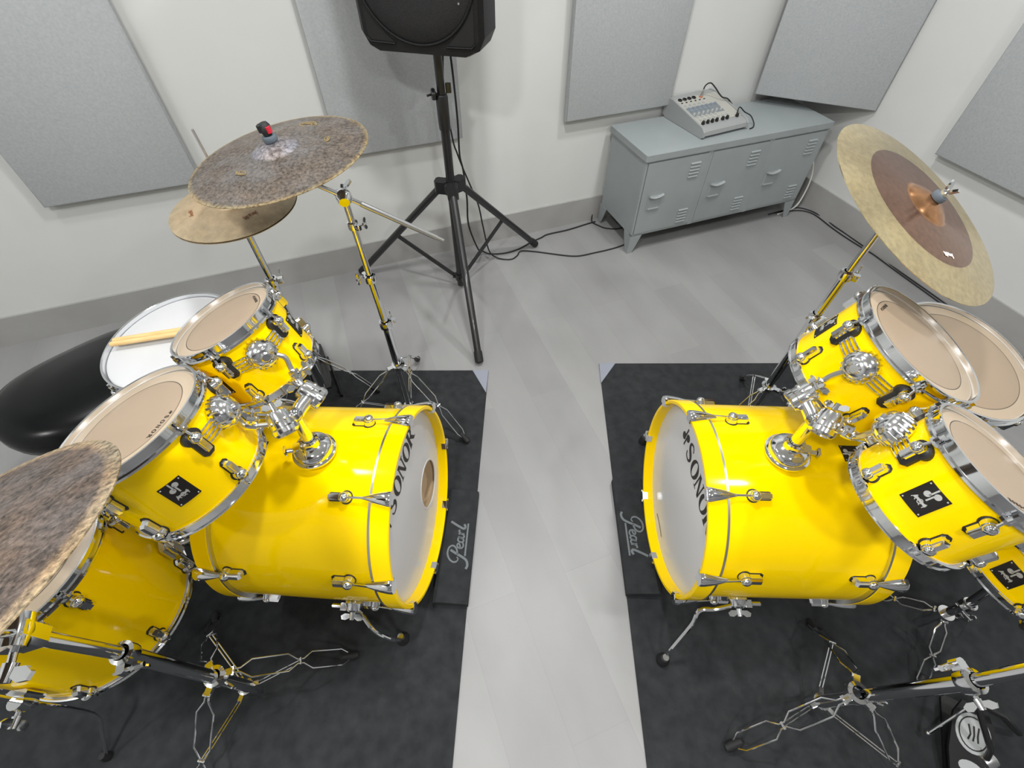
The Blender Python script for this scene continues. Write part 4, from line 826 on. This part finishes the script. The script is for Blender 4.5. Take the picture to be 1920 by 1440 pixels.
# ------------------------------------------------------------------ locker cabinet and mixer
CB=V((.680,2.382,0)); cx=V((math.cos(R_(20.1)),math.sin(R_(20.1)),0)); cy=V((-cx.y,cx.x,0)); CW,CD,CH=1.165,.378,.577
def cp(x,y,z): return CB+cx*x+cy*y+ZU*z
def locker():
    root=thing('locker_cabinet','low grey metal locker cabinet with three doors under the wall panel','cabinet',cp(CW/2,CD/2,0))
    z0=.115; zt=CH-.032
    b=MB()
    b.box(cp(CW/2,CD/2+.006,(z0+zt)/2),(CW-.01,CD-.022,zt-z0),cx,cy,ZU)
    for x in(.006,CW-.006): b.box(cp(x,.009,(z0+zt)/2),(.012,.018,zt-z0),cx,cy,ZU)
    b.box(cp(CW/2,.009,z0+.006),(CW,.018,.012),cx,cy,ZU); b.box(cp(CW/2,.009,zt-.004),(CW,.018,.008),cx,cy,ZU)
    for x in(CW/3,2*CW/3): b.box(cp(x,.0045,(z0+zt)/2),(.030,.013,zt-z0),cx,cy,ZU)
    b.obj('body',LOCK,root)
    MB().box(cp(CW/2,CD/2,CH-.016),(CW+.014,CD+.014,.032),cx,cy,ZU,.004).obj('top',LOCK,root)
    for i in range(3):
        x0=.013+i*(CW-.026)/3+ (.0 if i==0 else .010); x1=.013+(i+1)*(CW-.026)/3-(.0 if i==2 else .010); xm=(x0+x1)/2
        d=MB(); d.box(cp(xm,.003,(z0+zt)/2+.002),(x1-x0-.004,.014,zt-z0-.026),cx,cy,ZU)
        door=d.obj('door',LOCK,root)
        for zc,xa in((zt-.088,x1-.076),(z0+.075,x1-.072)):
            v_=MB()
            for k in range(5):
                zz=zc+.036-.018*k; vs=[]
                for xx in(xa-.030,xa+.030):
                    for yy,dz in((-.003,-.004),(-.0105,-.0035),(-.0105,-.001),(-.003,.005)): vs.append(cp(xx,yy,zz+dz))
                v_.add(vs,[[0,1,2,3],[4,7,6,5],[0,4,5,1],[1,5,6,2],[2,6,7,3],[0,3,7,4]])
            v_.obj('vent',LOCK,door)
        hx,hz=x0+.085,(z0+zt)/2-.012
        h=MB(); h.box(cp(hx,-.006,hz-.006),(.074,.005,.066),cx,cy,ZU,.004); h.box(cp(hx,-.0055,hz-.006),(.086,.004,.078),cx,cy,ZU,.006)
        pl=h.obj('handle_plate',LOCK,door)
        h=MB(); vs=[]
        for k in range(9):
            t=k/8; xx=hx-.043+.086*t; zz=hz+.024+.012*(2*t-1)**2; 
            for yy,dz in((-.008,.005),(-.022,.007),(-.025,.002),(-.022,-.004),(-.008,-.004)): vs.append(cp(xx,yy,zz+dz))
        fs=[[0,1,2,3,4],[40,44,43,42,41]]+[[k*5+i,k*5+(i+1)%5,(k+1)*5+(i+1)%5,(k+1)*5+i] for k in range(8) for i in range(5)]
        h.add(vs,fs); MB().box(cp(hx,-.010,hz-.040),(.066,.007,.007),cx,cy,ZU).obj('handle_lip',mat('handle_paint',(.34,.365,.37),.35),pl); h.obj('handle',mat('handle_paint',(.34,.365,.37),.35),pl)
    for x,y,sx,sy in((0,0,1,1),(CW,0,-1,1),(0,CD,1,-1),(CW,CD,-1,-1)):
        l=MB(); ex=cx*sx; ey=cy*sy; o=cp(x,y,0)
        vs=[]
        for z,wd in((0,.030),(z0,.075),(z0+.004,.075)):
            for a,b_ in((0,0),(wd,0),(wd,.004),(.004,.004),(.004,wd),(0,wd)): vs.append(o+ex*a+ey*b_+ZU*z)
        n=6; l.add(vs,[list(range(6))[::-1],[12+i for i in range(6)]]+[[k*n+i,k*n+(i+1)%n,(k+1)*n+(i+1)%n,(k+1)*n+i] for k in range(2) for i in range(n)])
        l.obj('leg',LOCK,root)
locker()
def mixer():
    yaw=R_(25.5); ex=V((math.cos(yaw),math.sin(yaw),0)); ey=V((-ex.y,ex.x,0)); o=V((.991,2.558,CH)); W,Dp=.305,.335
    root=thing('audio_mixer','small silver audio mixer with rows of knobs on the grey cabinet','audio mixer',o+ex*W/2+ey*Dp/2)
    def q(x,y,z): return o+ex*x+ey*y+ZU*z
    zf,zb=.042,.088
    b=MB(); side=[(0,.010),(.012,.0),(Dp-.02,.0),(Dp,.012),(Dp,zb),(Dp-.05,zb+.004),(.05,zf+.006),(.02,zf),(.004,zf-.012)]
    vs=[q(x,y,z+.004) for x in(.012,W-.012) for y,z in side]; n=len(side)
    b.add(vs,[list(range(n))[::-1],[n+i for i in range(n)]]+[[i,(i+1)%n,n+(i+1)%n,n+i] for i in range(n)]); b.obj('body',MIXB,root)
    for x in(0,W-.012):
        s=MB(); vs=[q(x+t,y,z+.004) for t in(0,.012) for y,z in [(-.004,.006),(.01,-.002),(Dp-.02,-.002),(Dp+.004,.01),(Dp+.004,zb+.004),(Dp-.05,zb+.008),(.05,zf+.011),(.02,zf+.005),(-.002,zf-.012)]]
        s.add(vs,[list(range(n))[::-1],[n+i for i in range(n)]]+[[i,(i+1)%n,n+(i+1)%n,n+i] for i in range(n)]); s.obj('side_cheek',MIXB,root)
    MB().box(q(W/2,Dp/2,.002),(W-.03,Dp-.04,.004),ex,ey,ZU).obj('rubber_base',RUB,root)
    sl=(zb-zf-.002)/(Dp-.10); fy=(ey+ZU*sl).normalized(); fz=ex.cross(fy)
    def p(x,y,z=0): return q(x,.05+y,zf+.010+sl*y)+fz*z
    f=MB(); f.box(p(W/2,(Dp-.1)/2,.0005),(W-.026,Dp-.105,.003),ex,fy,fz); fo=f.obj('face_plate',MIXF,root)
    x0=.032; st=.030
    g=MB(); g.box(p(.125,.105,.0016),(.205,.080,.002),ex,fy,fz); g.obj('channel_strip',mat('strip_grey',(.19,.21,.225),.5),fo)
    def knob(x,y,r,h,m):
        k=MB(); k.lathe([(r*1.15,0),(r*1.1,h*.3),(r,h*.45),(r*.86,h),(0,h)],p(x,y,.002),fz,12); k.box(p(x,y+r*.5,h+.0022),(r*.25,r*.8,.0006),ex,fy,fz); k.obj('knob',m,root)
    for i in range(7):
        for j in range(6):
            m=KNOBR if j in(3,4) else KNOBG
            if i>=5 and j%2: continue
            knob(x0+st*i,.030+.026*j,.0058,.010,m)
    for x in(x0,x0+.03,x0+.06,x0+.09,x0+.13,x0+.16,x0+.228): knob(x,.004,.0085,.014,KNOBB)
    for i in range(6):
        b=MB(); b.box(p(x0+st*i,.190,.003),(.009,.005,.005),ex,fy,fz); b.obj('push_button',KNOBB,root)
    for i in range(4):
        j=MB(); j.lathe([(.012,0),(.0125,.004),(.009,.005),(.0085,.001),(0,.001)],p(x0+.006+.031*i,.217,.0018),fz,16); j.obj('input_socket',KNOBB,root)
    jk=MB(); jk.tube([p(.175,.212,.002),p(.175,.212,.03),p(.176,.214,.042)],[.0075,.0075,.004],12); jk.obj('plug',STEEL,root)
    jk=MB(); jk.lathe([(0,0),(.010,0),(.010,.006),(0,.006)],p(.175,.212,.001),fz,14); jk.obj('socket_ring',mat('orange_plastic',(.55,.16,.05),.5),root)
    return p,q
mp_,mq=mixer()
cable('black microphone cable plugged upright into the mixer back',[mp_(.176,.214,.038),mp_(.180,.214,.062),mp_(.20,.205,.075),mp_(.228,.185,.055),mp_(.262,.150,.022),mp_(.300,.13,.012),mq(.345,.13,.03),mq(.375,.11,.006)],.0035)
cable('black patch cable looping off the right front corner of the mixer',[mp_(.262,.012,.012),mp_(.285,.03,.03),mq(.335,.075,.055),mq(.362,.05,.04),mq(.370,.02,.012),mq(.345,-.005,.0045),mq(.315,-.012,.0045)],.0030)
for o in list(SC.objects):
    if '_o' in o: del o['_o']
